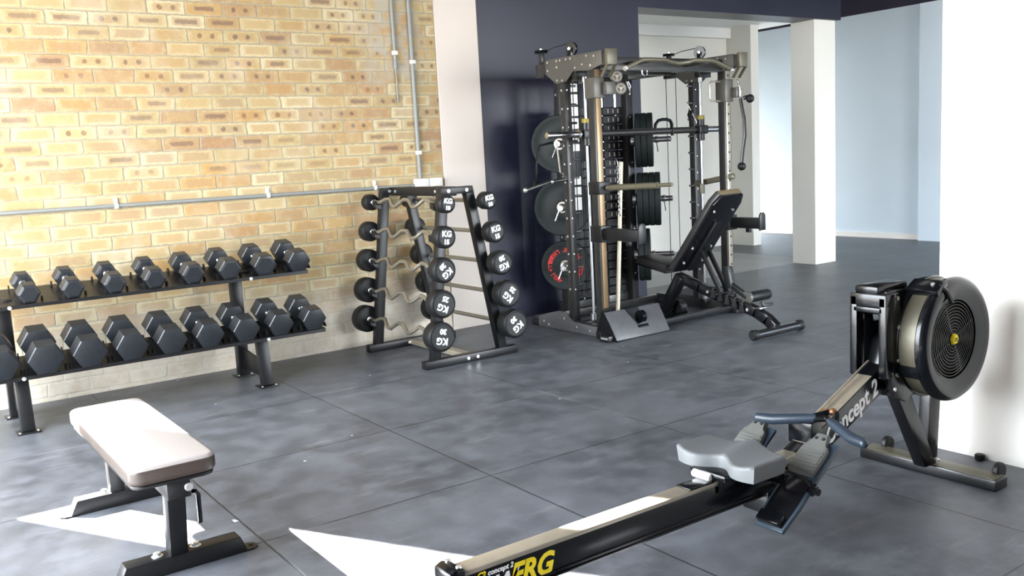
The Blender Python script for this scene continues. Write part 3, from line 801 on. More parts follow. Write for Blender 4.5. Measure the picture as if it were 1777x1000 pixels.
# arms sticking out of the frame
def arm(x, z, y0, y1, nm='spotter_arm'):
    a = P(nm, MB().box(x - .030, x + .030, y1, y0, z - .042, z + .042, .005), M_black)
    P('end_plate', MB().prism([(-.035, -.055), (.035, -.055), (.035, .06), (.018, .085), (-.018, .085), (-.035, .06)], (x, y1 - .006, z), (1, 0, 0), (0, 0, 1), .014, .004), M_black, a)
    P('arm_peg', MB().box(x - .014, x + .014, y1 + .11, y1 + .15, z - .075, z - .034, .004), M_black, a)
    P('arm_mount', MB().box(x - .048, x + .048, 5.03, 5.155, z - .06, z + .06, .005), M_black, a)
arm(XR, .735, 5.06, 4.745)
arm(XL, .765, 5.06, 4.665)
a = P('dip_bar', MB().cyl((XL + .03, 5.05, 1.095), (XL + .03, 4.52, 1.110), .022, 14, .004).cyl((XL + .03, 4.54, 1.110), (XL + .03, 4.385, 1.114), .013, 12, .002), M_olive)
P('arm_mount', MB().box(XL - .048, XL + .055, 5.03, 5.155, 1.05, 1.14, .005), M_black, a)
a = P('dip_bar', MB().beam((XR - .01, 5.42, 1.045), (XR + .01, 5.02, 1.105), .05, .045, bev=.015).cyl((XR - .075, 5.29, .97), (XR - .075, 5.29, 1.05), .024, 12, .003), M_olive)
# landmine style handle hooked at the outer left side
m = MB(); m.tube([(4.36, 5.42, 1.165), (4.18, 5.43, 1.150), (3.995, 5.45, 1.106)], .014, 10); lh = P('lat_bar', m, M_rig)
P('end_cap', MB().ball((3.985, 5.45, 1.104), .018).ball((4.21, 5.415, 1.152), .013), M_bolt, lh)
m = MB(); m.tube([(4.06, 5.45, 1.12), (4.10, 5.47, 1.18), (4.115, 5.48, 1.27), (4.14, 5.46, 1.42), (4.22, 5.40, 1.44)], .010, 8); P('strap', m, M_plast, lh)
m = MB(); m.tube([(4.19, 5.32, 1.43), (4.22, 5.33, 1.22), (4.30, 5.36, 1.17)], .006, 8); P('strap_hook', m, M_cast, lh)

# foot plate standing at the front
FPu = V((0, .115, .20)).normalized(); FPn = V((0, -.20, .115)).normalized()
m = MB(); m.prism([(-.265, 0), (.265, 0), (.262, .225), (.062, .225), (.062, .105), (-.020, .088), (-.085, .225), (-.275, .225)], (4.575, 4.885, .006), (1, 0, 0), FPu, .012, .002)
ft = P('foot_plate', m, M_padplate)
P('plate_bracket', MB().prism([(4.86, .0), (5.08, .0), (5.08, .05), (5.01, .215)], (4.295, 0, .004), (0, 1, 0), (0, 0, 1), .008).prism([(4.90, .0), (5.08, .0), (5.08, .05), (5.01, .205)], (4.82, 0, .004), (0, 1, 0), (0, 0, 1), .008), M_gloss, ft)
P('cross_beam', MB().box(4.28, 5.70, 5.02, 5.075, .012, .06, .004), M_black)
m = MB(); m.lathe([(0, -.02), (.045, -.02), (.048, -.015), (.04, 0), (.048, .015), (.045, .02), (0, .02)], (4.62, 4.955, .135), (1, 0, 0), 20); m.cyl((4.55, 4.94, .06), (4.66, 4.94, .06), .03, 14, .004)
P('floor_pulley', m, M_plast, ft)
P('base_step', MB().box(4.25, 4.36, 4.90, 5.00, .0, .045, .006), M_black)
P('step_edge', MB().box(4.245, 4.25, 4.91, 4.98, .02, .034), M_bolt)

# --- things stored on the rig
def bumper(c, d, D, T, lab, grp, red=False):
    r = thing('bumper_plate', lab, 'weight plate', c, grp)
    R = D / 2; m = MB()
    m.lathe([(.027, -T * .5 + .004), (.05, -T * .5), (R * .42, -T * .5), (R * .46, -T * .5 + .006), (R * .82, -T * .5 + .006), (R * .88, -T * .5), (R - .006, -T * .5), (R, -T * .5 + .006),
             (R, T * .5 - .006), (R - .006, T * .5), (R * .88, T * .5), (R * .82, T * .5 - .006), (R * .46, T * .5 - .006), (R * .42, T * .5), (.05, T * .5), (.027, T * .5 - .004), (.027, -T * .5 + .004)], c, d, 44)
    pl = m
    m = MB(); m.lathe([(.0265, -T * .5 - .0005), (.044, -T * .5 - .0005), (.044, T * .5 + .0005), (.0265, T * .5 + .0005), (.0265, -T * .5 - .0005)], c, d, 28); m.build('hub_ring', M_cast, r)
    if red:
        u = V((0, 0, 1)).cross(d).normalized(); w = V((0, 0, 1)); m = pl; m.cur = 1; o = V(c) + d * (T * .5 - .0045)
        rnd = random.Random(5)
        for a0, n in ((118, 5), (82, 2), (150, 5), (30, 4), (215, 4), (320, 4)):
            for k in range(n):
                q = math.radians(a0 + k * 11.5); e = u * math.cos(q) + w * math.sin(q); tt = u * -math.sin(q) + w * math.cos(q)
                # strokes of worn block letters
                m.prism([(-.010, -.018), (-.004, -.018), (-.004, .018), (-.010, .018)], o + e * R * .64, tt, e, .0015)
                zz = rnd.choice((-.010, 0, .012))
                m.prism([(-.010, zz - .004), (.011, zz - .004), (.011, zz + .004), (-.010, zz + .004)], o + e * R * .64, tt, e, .0015)
                m.prism([(.005, -.018), (.011, -.018), (.011, .018), (.005, .018)], o + e * R * .64, tt, e, .0015) if rnd.random() > .4 else None
    pl.build('plate', [M_plate, M_red], r)
    return r
lv = {1.43: 'upper', .93: 'middle', .455: 'lower'}
for s, z, o, d, L in pegs:
    n = {(-1, 1.43): 2, (-1, .93): 2, (-1, .455): 1, (1, 1.43): 3, (1, .93): 4, (1, .455): 2}[(s, z)]
    D = .455 if not (s < 0 and z < .6) else .40
    if s > 0 and z < .6: D = .45
    T = .048 if n > 1 else .05; q = .042 + T / 2
    side = 'left' if s < 0 else 'right'
    for k in range(n):
        c = o + d * q; q += T + .002
        if n == 1: lab = 'black bumper plate with red lettering on the lower left peg of the rig'
        else:
            w = ['innermost', 'second', 'third', 'outermost'][k] if n == 4 else (['innermost', 'middle', 'outermost'][k] if n == 3 else ['inner', 'outer'][k])
            lab = '%s black bumper plate on the %s %s peg of the rig' % (w, lv[z], side)
        bumper(c, d, D, T, lab, 'bumper plates on the storage pegs', n == 1)
    # spring collar clipped on the peg in front of the plates
    c = o + d * (q - T / 2 + .012)
    cl = thing('spring_collar', 'chrome spring collar clipped on the %s %s peg of the rig' % (lv[z], side), 'collar', c, 'spring collars on the pegs')
    u = V((0, 0, 1)).cross(d).normalized(); m = MB(); pts = []
    for k in range(31):
        a = 2 * PI * k / 10; pts.append(c + d * (.001 * k) + (u * math.cos(a) + V((0, 0, 1)) * math.sin(a)) * .0296)
    m.tube(pts, .0032, 6); m.build('coil', M_chrome, cl)
    for sg in (-1, 1):
        e0 = c + d * .015 + u * sg * .022 + V((0, 0, -.018)); e1 = e0 + u * sg * .035 + V((0, 0, -.085)) + d * .01
        m = MB(); m.tube([e0, e0.lerp(e1, .4), e1], .0035, 6); m.build('arm', M_chrome, cl)

def chain(name, lab, x, y, z0, z1):
    r = thing(name, lab, 'chain', (x, y, z1), None)
    m = MB(); z = z0; k = 0
    while z > z1:
        a = (1, 0, 0) if k % 2 else (.2, 1, 0)
        R = .011; pts = []; ax = V(a).normalized(); side = ax.cross(V((0, 0, 1))).normalized()
        for q in range(12):
            th = 2 * PI * q / 12; pts.append(V((x, y, z)) + side * R * .8 * math.cos(th) + V((0, 0, 1)) * (.019 * math.sin(th)))
        m.tube(pts, .0036, 6, True); z -= .030; k += 1
    m.build('links', M_chrome, r)
    m = MB(); m.tube([(x, y, z0 + .018), (x, y - .0, z0 + .05), (x, y + .02, z0 + .075)], .004, 6); m.build('hook', M_chrome, r)
    return r
chain('hanging_chain', 'silver chain hanging inside the rig in front of the weight stack', 4.63, 5.16, 1.22, .86)
chain('hanging_chain', 'silver chain hanging beside the left front upright of the rig', 4.47, 5.20, 1.20, .88)
r = thing('leaning_pole', 'pale white pole leaning upright inside the rig', 'pole', (4.575, 5.16, .03))
MB().cyl((4.575, 5.165, .07), (4.70, 5.20, 1.27), .0155, 14, .003).build('shaft', pm('pale_pole_paint', srgb(206, 196, 172), .45, var=.05), r)
MB().cyl((4.572, 5.164, .061), (4.580, 5.1664, .13), .0175, 14, .003).build('end_cap', M_boxw, r)
# rope on the right trolley
r = thing('triceps_rope', 'black rope handle with ball ends hanging from the right trolley of the rig', 'rope attachment', (XR + .06, 4.99, 1.72))
rx0 = XR + .062
m = MB(); m.tube([(rx0 - .005, 4.985, 1.712), (rx0 + .002, 4.98, 1.66), (rx0 + .02, 4.97, 1.55), (rx0 + .025, 4.97, 1.42), (rx0 + .008, 4.98, 1.30), (rx0 - .002, 4.985, 1.20)], .0135, 10); rp_ = m.build('rope', M_plast, r)
m = MB(); m.ball((rx0 - .002, 4.985, 1.178), .034); m.build('ball_end', M_rubber, r)
m = MB(); m.tube([(rx0 + .012, 4.972, 1.705), (rx0 + .022, 4.955, 1.718), (rx0 + .035, 4.94, 1.72)], .0135, 10); m.build('rope', M_plast, r)
m = MB(); m.ball((rx0 + .045, 4.93, 1.705), .034); m.build('ball_end', M_rubber, r)

# ------------------------------------------------------------------ adjustable bench
BX = 5.20
t = thing('adjustable_bench', 'black incline bench with raised backrest parked at the open front of the rig', 'weight bench', (BX, 4.75, 0))
bd = V((0, -.46, .575)).normalized(); bn = V((0, .575, .46)).normalized()     # along the backrest, and its padded side
o = V((BX, 5.04, .415))
prof = [(-.152, 0), (.152, 0), (.152, .665), (.118, .745), (-.118, .745), (-.152, .665)]
m = MB(); m.slab(prof, o + bn * .030, (1, 0, 0), bd, .055, .014); bk = m.build('backrest', M_vinylb, t)
m = MB(); m.prism([(x * .985, y * .99 + .004) for x, y in prof], o - bn * .004, (1, 0, 0), bd, .016, .002); m.build('backrest_board', M_gloss, bk)
m = MB(); m.prism([(-.112, .742), (.112, .742), (.112, .748), (-.112, .748)], o + bn * .030, (1, 0, 0), bd, .040, .001); m.build('pad_top', M_vinylt, bk)
m = MB()
m.beam(o + bd * .02 - bn * .026, o + bd * .50 - bn * .026, .07, .028, bn); m.build('backrest_rail', M_black, bk)
m = MB()
for q in (.09, .24, .60):
    for sx in (-.10, .10): m.cyl(o + bd * q - bn * .011 + V((sx, 0, 0)), o + bd * q - bn * .020 + V((sx, 0, 0)), .010, 8)
m.build('bolt', M_bolt, bk)
m = MB(); m.prism([(-.13, 0), (.13, 0), (.105, .36), (-.105, .36)], (BX, 5.14, .425), (1, 0, 0), (0, .99, .13), .055, .002); se = m.build('seat', M_vinylb, t)
m = MB(); m.prism([(-.12, .01), (.12, .01), (.1, .35), (-.1, .35)], (BX, 5.145, .390), (1, 0, 0), (0, .99, .13), .014, .002); m.build('seat_board', M_gloss, se)
m = MB(); m.beam((BX, 5.30, .055), (BX, 5.10, .36), .075, .085, (0, 1, 0), .012); m.build('rear_leg', M_gloss, t)
m = MB(); m.cyl((4.97, 5.30, .033), (5.43, 5.30, .033), .032, 18, .004); rf = m.build('rear_foot', M_gloss, t)
m = MB(); m.cyl((4.955, 5.30, .035), (4.99, 5.30, .035), .0350, 18, .008); m.cyl((5.41, 5.30, .035), (5.445, 5.30, .035), .0350, 18, .008); m.build('foot_cap', M_rubber, rf)
m = MB(); m.cyl((5.27, 5.23, .085), (5.34, 5.23, .085), .055, 18, .01); m.build('wheel', M_rubber, t)
m = MB()
pts = [(5.12, .345), (4.90, .285), (4.72, .235), (4.52, .190), (4.36, .150), (4.26, .105), (4.20, .06)]
w = .055
m2 = [V((BX, y, z)) for y, z in pts]
for a, b in zip(m2, m2[1:]):
    m.beam(a + (a - b).normalized() * .012, b + (b - a).normalized() * .012, .062, .075, bev=.006)
sp = m.build('spine', M_gloss, t)
m = MB()
for k in range(5):
    y = 4.73 - k * .068; z = .265 - k * .0195
    for sx in (-.045, .045): m.prism([(-.022, -.04), (.030, -.04), (.012, .030), (-.012, .045), (-.016, .036), (.0, .022)], (BX + sx, y, z), (0, 1, 0), (0, 0, 1), .010, .001)
ld = m.build('ladder_tooth', M_rig, sp)
m = MB()
for y, z in ((4.80, .262), (4.60, .205), (4.42, .165)): m.cyl((BX - .031, y, z), (BX - .040, y, z), .013, 10, .002)
m.build('bolt', M_bolt, sp)
m = MB()
for sx in (-.04, .04): m.beam(o + bd * .24 - bn * .05 + V((sx, 0, 0)), (BX + sx, 4.66, .262), .012, .04, (0, 1, 0))
m.cyl((BX - .11, 4.665, .262), (BX + .11, 4.665, .262), .009, 10)
m.build('support_strut', M_black, t)
m = MB(); m.cyl((4.965, 4.185, .036), (5.445, 4.185, .036), .032, 18, .004); ff = m.build('front_foot', M_darkchrome, t)
m = MB(); m.cyl((4.935, 4.185, .038), (4.985, 4.185, .038), .038, 18, .01); m.cyl((5.425, 4.185, .038), (5.475, 4.185, .038), .038, 18, .01); m.build('foot_cap', M_rubber, ff)
m = MB(); m.box(BX - .04, BX + .04, 4.295, 4.345, .178, .190, .004); m.build('chrome_badge', M_chrome, sp)
# leg roller at the front
m = MB(); m.beam((BX + .02, 4.64, .34), (BX + .018, 4.46, .245), .03, .04); m.beam((BX + .02, 4.62, .30), (BX + .02, 4.65, .46), .05, .06); rl = m.build('roller_arm', M_black, t)
m = MB(); m.lathe([(.02, 0), (.036, .004), (.040, .02), (.040, .20), (.034, .215), (.02, .22)], (BX + .035, 4.46, .242), (1, 0, 0), 18); m.build('foam_roller', M_rubber, rl)
m = MB(); m.lathe([(.022, 0), (.046, 0), (.050, .012), (.046, .024), (.022, .024)], (BX + .005, 4.46, .242), (1, 0, 0), 18); m.build('roller_hub', M_rigplate, rl)
m = MB(); m.tube([(BX + .15, 4.44, .20), (BX + .15, 4.43, .175), (BX + .16, 4.425, .170), (BX + .25, 4.425, .170)], .010, 8); m.build('carry_handle', M_black, rl)

# ------------------------------------------------------------------ rowing machine
YR = 2.0
t = thing('rowing_machine', 'black rowing machine with grey seat and round flywheel in front', 'rowing machine', (2.3, YR, 0))
m = MB(); m.box(1.175, 2.66, YR - .033, YR + .033, .178, .284, .004); ra = m.build('rail', M_gloss, t)
m = MB(); m.box(1.18, 2.62, YR - .030, YR + .030, .283, .288, .001); tr = m.build('rail_track', M_alu, ra)
m = MB(); m.box(1.18, 2.62, YR - .0345, YR - .0325, .276, .2885, .0005); m.build('rail_edge', M_silver, ra)
m = MB(); m.box(1.18, 2.55, YR - .036, YR - .0325, .196, .201, .001).box(1.18, 2.55, YR - .036, YR - .0325, .184, .188, .001); m.build('rail_groove', M_plast, ra)
m = MB(); m.prism([(1.128, .215), (1.178, .190), (1.178, .298), (1.150, .305), (1.128, .295)], (0, YR, 0), (1, 0, 0), (0, 0, 1), .082, .006); ec = m.build('end_cap', M_plast, t)
m = MB()
for y in (YR - .025, YR + .028): m.cyl((1.165, y, .298), (1.165, y, .306), .008, 8)
m.build('screw', M_bolt, ec)
m = MB(); m.beam((1.34, YR, .185), (1.26, YR, .03), .05, .06, (0, 1, 0)); m.box(1.22, 1.30, YR - .22, YR + .22, 0, .04, .008); m.build('rear_leg', M_gloss, t)
# front arm
ad = V((.914, 0, .405)).normalized(); au = V((-.405, 0, .914)).normalized(); A0 = V((2.60, YR, .260)); 
m = MB(); m.beam(A0 - ad * .14, A0 + ad * .52, .066, .092, au); ar = m.build('front_arm', M_gloss, t)
m = MB(); m.beam(A0 + ad * .02 + au * .0465, A0 + ad * .44 + au * .0465, .058, .003, au, 0); m.build('arm_top_plate', M_alu, ar)
m = MB(); m.beam(A0 + ad * .05 + au * .06 + V((0, .025, 0)), A0 + ad * .50 + au * .068 + V((0, .015, 0)), .007, .007, au, .001)
m.build('chain', M_alu, t)
base = A0 + ad * .105 - au * .030 + V((0, -.0342, 0))
text('lettering', 'Concept 2', .088, M_lett, ar, base, ad, au, shear=.34, bold=.0022, squeeze=.9)
text('lettering', 'R', .084, M_lett, ra, (1.155, YR - .0345, .199), (1, 0, 0), (0, 0, 1), shear=.3, bold=.002)
text('lettering', 'OW', .070, M_lett, ra, (1.205, YR - .0345, .199), (1, 0, 0), (0, 0, 1), shear=.3, bold=.002)
text('lettering', 'ERG', .086, M_yellow, ra, (1.318, YR - .0345, .202), (1, 0, 0), (0, 0, 1), shear=.3, bold=.003, squeeze=.92)
text('lettering', 'C2', .022, M_yellow, ra, (1.215, YR - .0345, .256), (1, 0, 0), (0, 0, 1), shear=.2, bold=.0008)
text('lettering', 'concept 2', .021, M_lett, ra, (1.248, YR - .0345, .256), (1, 0, 0), (0, 0, 1), shear=.25, bold=.0003)
# seat
bm = bmesh.new(); NX, NY = 14, 18; g = []
def seat_edge(v):
    """front and rear x of the seat outline at v in -1..1 (across)"""
    f = .108 - .030 * abs(v) ** 3 + .012 * math.cos(v * PI)
    b = -.108 + .060 * math.exp(-(v / .36) ** 2) + .018 * abs(v) ** 4
    return b, f
def seat_z(u, v):
    hump = .016 * math.exp(-(v / .22) ** 2) * u ** .8
    dish = .016 * (abs(v) - .5) ** 2 * 4
    back = -.012 * math.exp(-(v / .35) ** 2) * (1 - u)
    return dish * .9 + hump * .5 + back
top = []
for i in range(NX + 1):
    row = []
    for j in range(NY + 1):
        u = i / NX; v = -1 + 2 * j / NY
        b, f = seat_edge(v); x = b + (f - b) * u
        row.append(bm.verts.new((x, v * .166, .046 + seat_z(u, v))))
    top.append(row)
bot = [[bm.verts.new((v.co.x * .95, v.co.y * .96, .0)) for v in r] for r in top]
for i in range(NX):
    for j in range(NY):
        bm.faces.new([top[i][j], top[i + 1][j], top[i + 1][j + 1], top[i][j + 1]])
        bm.faces.new([bot[i][j], bot[i][j + 1], bot[i + 1][j + 1], bot[i + 1][j]])
ring = [(i, 0) for i in range(NX)] + [(NX, j) for j in range(NY)] + [(i, NY) for i in range(NX, 0, -1)] + [(0, j) for j in range(NY, 0, -1)]
for a, b in zip(ring, ring[1:] + ring[:1]):
    bm.faces.new([top[a[0]][a[1]], bot[a[0]][a[1]], bot[b[0]][b[1]], top[b[0]][b[1]]])
bmesh.ops.recalc_face_normals(bm, faces=bm.faces)
ed = [e for e in bm.edges if len(e.link_faces) == 2 and e.calc_face_angle() > .9 and e.verts[0].co.z > .03 and e.verts[1].co.z > .03]
bmesh.ops.bevel(bm, geom=ed, offset=.012, segments=3, affect='EDGES', profile=.5)
m = MB(); m.add_bm(bm, Matrix.Translation((2.235, YR - .015, .316))); seat = m.build('seat', M_seat, t, sharp=60)
m = MB(); m.box(2.13, 2.30, YR - .075, YR + .075, .296, .318, .006).box(2.14, 2.29, YR - .042, YR - .037, .250, .30, .001).box(2.14, 2.29, YR + .037, YR + .042, .250, .30, .001); ca = m.build('seat_carriage', M_plast, t)
m = MB(); m.cyl((2.125, YR - .02, .303), (2.125, YR + .055, .303), .013, 12, .003); m.build('seat_roller', M_lett, ca)
m = MB(); m.box(2.02, 2.13, YR - .03, YR + .03, .2885, .294, .002); m.build('seat_stop', M_plast, ca)
# foot stretchers
fd = V((.80, 0, .60)).normalized(); fn = V((-.60, 0, .80)).normalized()
for yc in (YR - .125, YR + .135):
    b0 = V((2.275, yc, .120))
    m = MB(); m.prism([(-.058, 0), (.058, 0), (.062, .10), (.060, .37), (-.060, .37), (-.062, .10)], b0, (0, -1, 0), fd, .014, .004); fb = m.build('foot_board', M_bluepl, t)
    m = MB(); m.prism([(-.048, .012), (.048, .012), (.052, .10), (.050, .21), (-.050, .21), (-.052, .10)], b0 + fn * .0085, (0, -1, 0), fd, .004, .001); m.build('sole_pad', M_gloss, fb)
    m = MB(); m.prism([(-.046, .01), (.046, .01), (.046, .05), (-.046, .05)], b0 + fn * .018, (0, -1, 0), fd, .03, .006); m.build('heel_cup', M_plast, fb)
    m = MB(); m.prism([(-.050, .22), (.050, .22), (.052, .30), (.046, .335), (.026, .34), (.024, .385), (-.024, .385), (-.026, .34), (-.046, .335), (-.052, .30)], b0 + fn * .020, (0, -1, 0), fd, .022, .005); fx = m.build('flex_foot', M_flex, fb)
    m = MB()
    for k in range(6): m.prism([(-.046, .232 + .014 * k), (.046, .232 + .014 * k), (.046, .239 + .014 * k), (-.046, .239 + .014 * k)], b0 + fn * .032, (0, -1, 0), fd, .006, .001)
    m.build('tread_rib', M_flex, fx)
    m = MB()
    for y in (-.014, .014): m.cyl(b0 + fd * .362 + fn * .030 + V((0, y, 0)), b0 + fd * .362 + fn * .034 + V((0, y, 0)), .006, 8)
    m.build('hole', M_hole, fx)
    m = MB(); m.tube([b0 + fd * .19 + V((0, -.066, 0)), b0 + fd * .185 + fn * .055 + V((0, -.060, 0)), b0 + fd * .18 + fn * .075, b0 + fd * .185 + fn * .055 + V((0, .060, 0)), b0 + fd * .19 + V((0, .066, 0))], [.008] * 5, 6)
    m.prism([(-.07, .165), (.07, .165), (.07, .205), (-.07, .205)], b0 - fn * .002, (0, -1, 0), fd, .020, .003); m.build('strap', M_plast, fb)
m = MB(); m.cyl((2.45, YR - .19, .215), (2.45, YR + .20, .215), .012, 10); m.box(2.36, 2.56, YR - .055, YR + .055, .12, .2, .006); m.build('foot_bracket', M_plast, t)
# handle resting on its hook
hz = .395
pts = [(2.515, 1.690, hz), (2.530, 1.74, hz), (2.585, 1.845, hz + .012), (2.60, 1.875, hz + .016)]
pts2 = [(2.60, 1.930, hz + .016), (2.585, 1.96, hz + .012), (2.530, 2.06, hz), (2.515, 2.11, hz)]
m = MB(); m.tube(pts, [.0165, .0185, .0175, .014], 14); m.ball((2.515, 1.690, hz), .0165); hg = m.build('handle_grip', M_handle, t)
m = MB(); m.tube(pts2, [.014, .0175, .0185, .0165], 14); m.ball((2.515, 2.11, hz), .0165); m.build('handle_grip', M_handle, t)
m = MB()
m.tube([(2.595, 1.87, hz + .014), (2.615, 1.90, hz + .018), (2.595, 1.935, hz + .014)], .013, 10)
hm = (2.655, 1.902, hz + .030)
for y in (1.835, 1.868, 1.902, 1.936, 1.970):
    m.tube([(2.588 if abs(y - 1.902) > .05 else 2.605, y, hz + .014), (2.65, 1.902 + (y - 1.902) * .35, hz + .028)], .0055, 6)
m.tube([(2.588, 1.84, hz + .014), (2.655, 1.885, hz + .030), (2.655, 1.92, hz + .030), (2.588, 1.965, hz + .014)], .007, 8)
m.build('handle_bridge', M_plast, t)
m = MB(); m.tube([(2.655, 1.902, hz + .030), (2.68, 1.93, hz + .022), (2.71, 1.985, hz + .008)], .009, 8); m.ball((2.655, 1.902, hz + .032), .014); m.build('handle_swivel', pm('brass_swivel', srgb(110, 74, 46), .4, metal=.4), t)
m = MB(); m.box(2.60, 2.66, YR - .05, YR + .05, .30, .385, .006); m.build('handle_hook', M_plast, t)
for y in (YR - .08, YR + .0): pass
# frame post with an opening
m = MB()
m.box(3.00, 3.05, YR - .075, YR - .045, .47, .775, .004).box(3.00, 3.05, YR + .045, YR + .075, .47, .775, .004).box(3.00, 3.06, YR - .075, YR + .075, .735, .785, .006).box(3.0, 3.05, YR - .06, YR + .06, .715, .735, .003)
fr = m.build('frame_post', M_plast, t)
m = MB(); m.prism([(3.04, .40), (3.06, .785), (3.09, .785), (3.11, .66), (3.22, .66), (3.22, .40), (3.14, .36)], (0, YR - .062, 0), (1, 0, 0), (0, 0, 1), .020, .003).prism([(3.04, .40), (3.06, .785), (3.09, .785), (3.11, .66), (3.22, .66), (3.22, .40), (3.14, .36)], (0, YR + .058, 0), (1, 0, 0), (0, 0, 1), .020, .003)
sp = m.build('side_plate', M_gloss, t)
m = MB()
for x, z in ((3.075, .765), (3.085, .655), (3.085, .53), (3.075, .475), (3.06, .425)): m.cyl((x, YR - .072, z), (x, YR - .078, z), .008, 8)
m.build('bolt', M_bolt, sp)
m = MB(); m.beam((3.02, YR + .02, .795), (3.20, YR + .01, .80), .10, .03, bev=.008); m; m.box(3.05, 3.18, YR - .05, YR + .08, .70, .79, .008); m.build('monitor_bracket', M_plast, t)
# flywheel
cx, cz, R = 3.305, .588, .236
yn, yf = 1.815, 2.10
m = MB(); m.lathe([(.150, .020), (.190, .002), (.205, 0), (.222, .004), (R - .002, .016), (R + .002, .028), (R, .040), (R - .010, .046), (R - .020, .046), (R - .02, .03), (.150, .030), (.150, .020)], (cx, yn, cz), (0, 1, 0), 56)
sh = m.build('flywheel_cover', M_plast, t)
m = MB(); m.lathe([(R - .012, .044), (R - .010, .046), (R - .010, .108), (R - .012, .110), (R - .020, .110), (R - .020, .044), (R - .012, .044)], (cx, yn, cz), (0, 1, 0), 56); m.build('perforated_band', M_perf, t)
m = MB(); m.lathe([(R - .02, .108), (R - .004, .110), (R - .002, .116), (R - .008, .150), (R - .04, .175), (.0, .180)], (cx, yn, cz), (0, 1, 0), 56); m.build('flywheel_back', M_plast, t)
m = MB(); m.lathe([(0, .060), (.19, .060), (.19, .068), (0, .068)], (cx, yn, cz), (0, 1, 0), 40); m.build('flywheel_disc', M_hole, t)
m = MB()
for k in range(11): m.torus((cx, yn + .026, cz), (0, 1, 0), .024 + .0118 * k, .0026, 40, 6)
for k in range(4):
    a = math.radians(24 + 90 * k); e = V((math.cos(a), 0, math.sin(a)))
    m.beam(V((cx, yn + .028, cz)) + e * .015, V((cx, yn + .028, cz)) + e * .155, .004, .006, (0, 1, 0), 0)
gr = m.build('fan_grill', M_plast, t)
m = MB(); m.lathe([(0, 0), (.018, 0), (.021, .004), (.021, .012), (0, .012)], (cx, yn + .014, cz), (0, 1, 0), 6); hb = m.build('hub_badge', M_yellow, gr)
text('badge_mark', 'C2', .018, M_hole, hb, (cx - .0005, yn + .0132, cz - .0065), (1, 0, 0), (0, 0, 1), bold=.0006, align='CENTER', th=.0008)
# damper lever box and clips on the rim
m = MB(); q = math.radians(118); e = V((math.cos(q), 0, math.sin(q))); tt = V((-math.sin(q), 0, math.cos(q)))
Mx = Matrix((tt, V((0, 1, 0)), e)).transposed().to_4x4(); Mx.translation = V((cx, yn + .07, cz)) + e * (R - .002)
m.obox(Mx, .075, .13, .026, .006); dm = m.build('damper_box', M_plast, t)
m = MB(); a0 = V((cx, yn + .02, cz)) + e * (R + .01) - tt * .0; m.tube([a0, a0 + V((.02, -.02, -.02)), a0 + V((.04, -.030, -.065))], .009, 8); m.build('damper_lever', M_gloss, dm)
m = MB(); c0 = V((cx, yn + .04, cz)) + e * (R + .012); m.cyl(c0, c0 + e * .006, .008, 8); m.build('bolt', M_bolt, dm)
m = MB()
for a in (205, 330):
    q = math.radians(a); e = V((math.cos(q), 0, math.sin(q))); tt = V((-math.sin(q), 0, math.cos(q)))
    Mx = Matrix((tt, V((0, 1, 0)), e)).transposed().to_4x4(); Mx.translation = V((cx, yn + .075, cz)) + e * (R - .004)
    m.obox(Mx, .045, .09, .018, .004)
m.build('rim_clip', M_plast, t)
# belly under the wheel, legs and floor beam
m = MB(); m.prism([(3.05, .46), (3.10, .38), (3.22, .36), (3.36, .36), (3.40, .42), (3.38, .60), (3.22, .66), (3.10, .60)], (0, YR + .02, 0), (1, 0, 0), (0, 0, 1), .12, .006); m.build('housing', M_gloss, t)
m = MB(); m.prism([(3.108, .425), (3.205, .41), (3.405, .045), (3.330, .045)], (0, YR - .015, 0), (1, 0, 0), (0, 0, 1), .05, .004); m.build('front_leg', M_gloss, t)
m = MB(); m.prism([(3.45, .42), (3.525, .42), (3.495, .04), (3.42, .04)], (0, YR + .03, 0), (1, 0, 0), (0, 0, 1), .05, .004); m.build('front_leg', M_gloss, t)
m = MB(); m.box(3.375, 3.465, YR - .295, YR + .285, 0, .045, .005); fo = m.build('floor_beam', M_gloss, t)
m = MB(); m.box(3.38, 3.46, YR - .285, YR + .275, .0445, .0475, .001); m.build('beam_top', M_olive, fo)
m = MB()
for y in (YR - .255, YR + .22): m.cyl((3.478, y - .014, .052), (3.478, y + .014, .052), .034, 18, .006)
m.build('transport_wheel', M_rubber, fo)
m = MB()
for y in (YR - .02, YR + .02): m.cyl((3.415, y - .02, .045), (3.415, y - .02, .062), .010, 8)
m.build('bolt', M_bolt, fo)
# door stop at the foot of the white wall
ds = MB().cyl((3.685, 1.93, 0), (3.685, 1.93, .026), .02, 16, .004).build('door_stop', M_rubber, None, off=(3.685, 1.93, 0))
tag(ds, 'small round black door stop on the floor by the white wall', 'door stop')

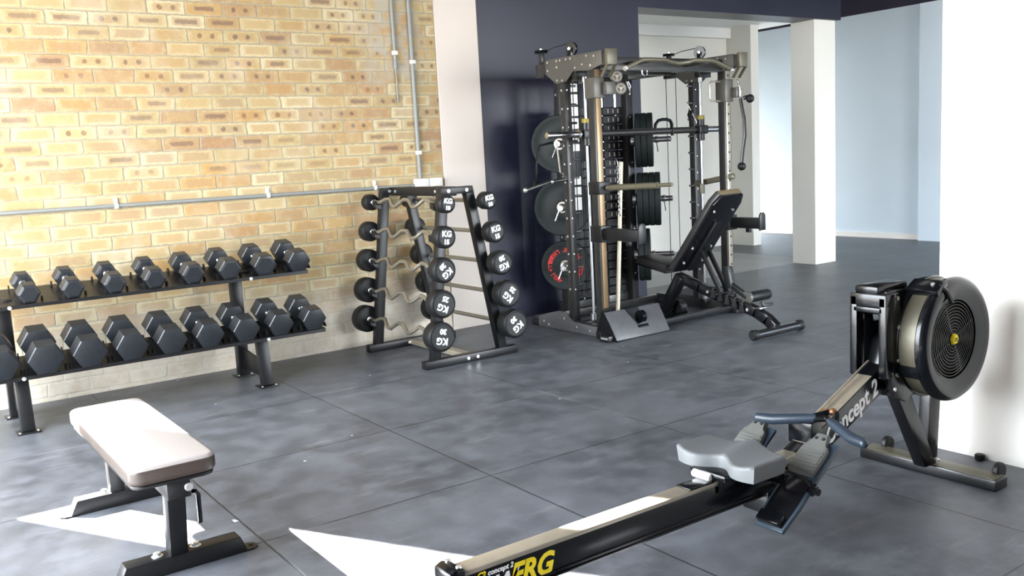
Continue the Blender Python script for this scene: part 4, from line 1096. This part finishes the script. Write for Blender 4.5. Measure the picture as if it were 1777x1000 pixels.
# ------------------------------------------------------------------ light
sc = bpy.context.scene
w = bpy.data.worlds.new('World'); sc.world = w; w.use_nodes = True
nt = w.node_tree; bg = nt.nodes['Background']
tc = nt.nodes.new('ShaderNodeTexCoord'); sx = nt.nodes.new('ShaderNodeSeparateXYZ'); nt.links.new(tc.outputs['Generated'], sx.inputs[0])
cr = nt.nodes.new('ShaderNodeValToRGB'); e = cr.color_ramp.elements
e[0].position = .46; e[0].color = (.40, .39, .37, 1); e[1].position = .56; e[1].color = (.86, .93, 1.0, 1)
mp = nt.nodes.new('ShaderNodeMath'); mp.operation = 'MULTIPLY_ADD'; mp.inputs[1].default_value = .5; mp.inputs[2].default_value = .5
nt.links.new(sx.outputs[2], mp.inputs[0]); nt.links.new(mp.outputs[0], cr.inputs[0]); nt.links.new(cr.outputs[0], bg.inputs[0])
bg.inputs[1].default_value = 14.5
def portal(name, loc, rot, sx_, sy_):
    l = bpy.data.lights.new(name, 'AREA'); l.shape = 'RECTANGLE'; l.size = sx_; l.size_y = sy_; l.cycles.is_portal = True
    o = bpy.data.objects.new(name, l); C.objects.link(o); o.location = loc; o.rotation_euler = rot
portal('window_portal', (-1.36, 3.8, 1.70), (0, -PI / 2, 0), 2.9, 4.4)
portal('window_portal', (7.6, -3.06, 1.625), (PI / 2, 0, 0), 6.2, 2.75)
portal('window_portal', (10.5, 10.66, .6), (-PI / 2, 0, 0), 1.2, 1.2)
sl = bpy.data.lights.new('sun', 'SUN'); sl.energy = 160.0; sl.angle = math.radians(.6); sl.color = (1.0, .96, .9)
so = bpy.data.objects.new('sun', sl); C.objects.link(so); so.rotation_euler = V((.308, -.55, -.42)).to_track_quat('-Z', 'Y').to_euler(); so.location = (-3, 8, 5)

# ------------------------------------------------------------------ camera
Fp, yaw, pit, rol = 1601.4, .9595465, .14242482, -.05363844
f = V((math.cos(yaw) * math.cos(pit), math.sin(yaw) * math.cos(pit), -math.sin(pit)))
r = V((math.sin(yaw), -math.cos(yaw), 0)); u = r.cross(f)
r2 = r * math.cos(rol) + u * math.sin(rol); u2 = -r * math.sin(rol) + u * math.cos(rol)
cd = bpy.data.cameras.new('camera'); cd.sensor_fit = 'HORIZONTAL'; cd.sensor_width = 36; cd.lens = Fp / 1777 * 36; cd.clip_start = .05
co = bpy.data.objects.new('camera', cd); C.objects.link(co)
M = Matrix((r2, u2, -f)).transposed().to_4x4(); M.translation = V((0, 0, 1.36)); co.matrix_world = M
sc.camera = co
sc.view_settings.view_transform = 'Standard'; sc.view_settings.look = 'None'; sc.view_settings.gamma = 1; sc.view_settings.exposure = 1.1
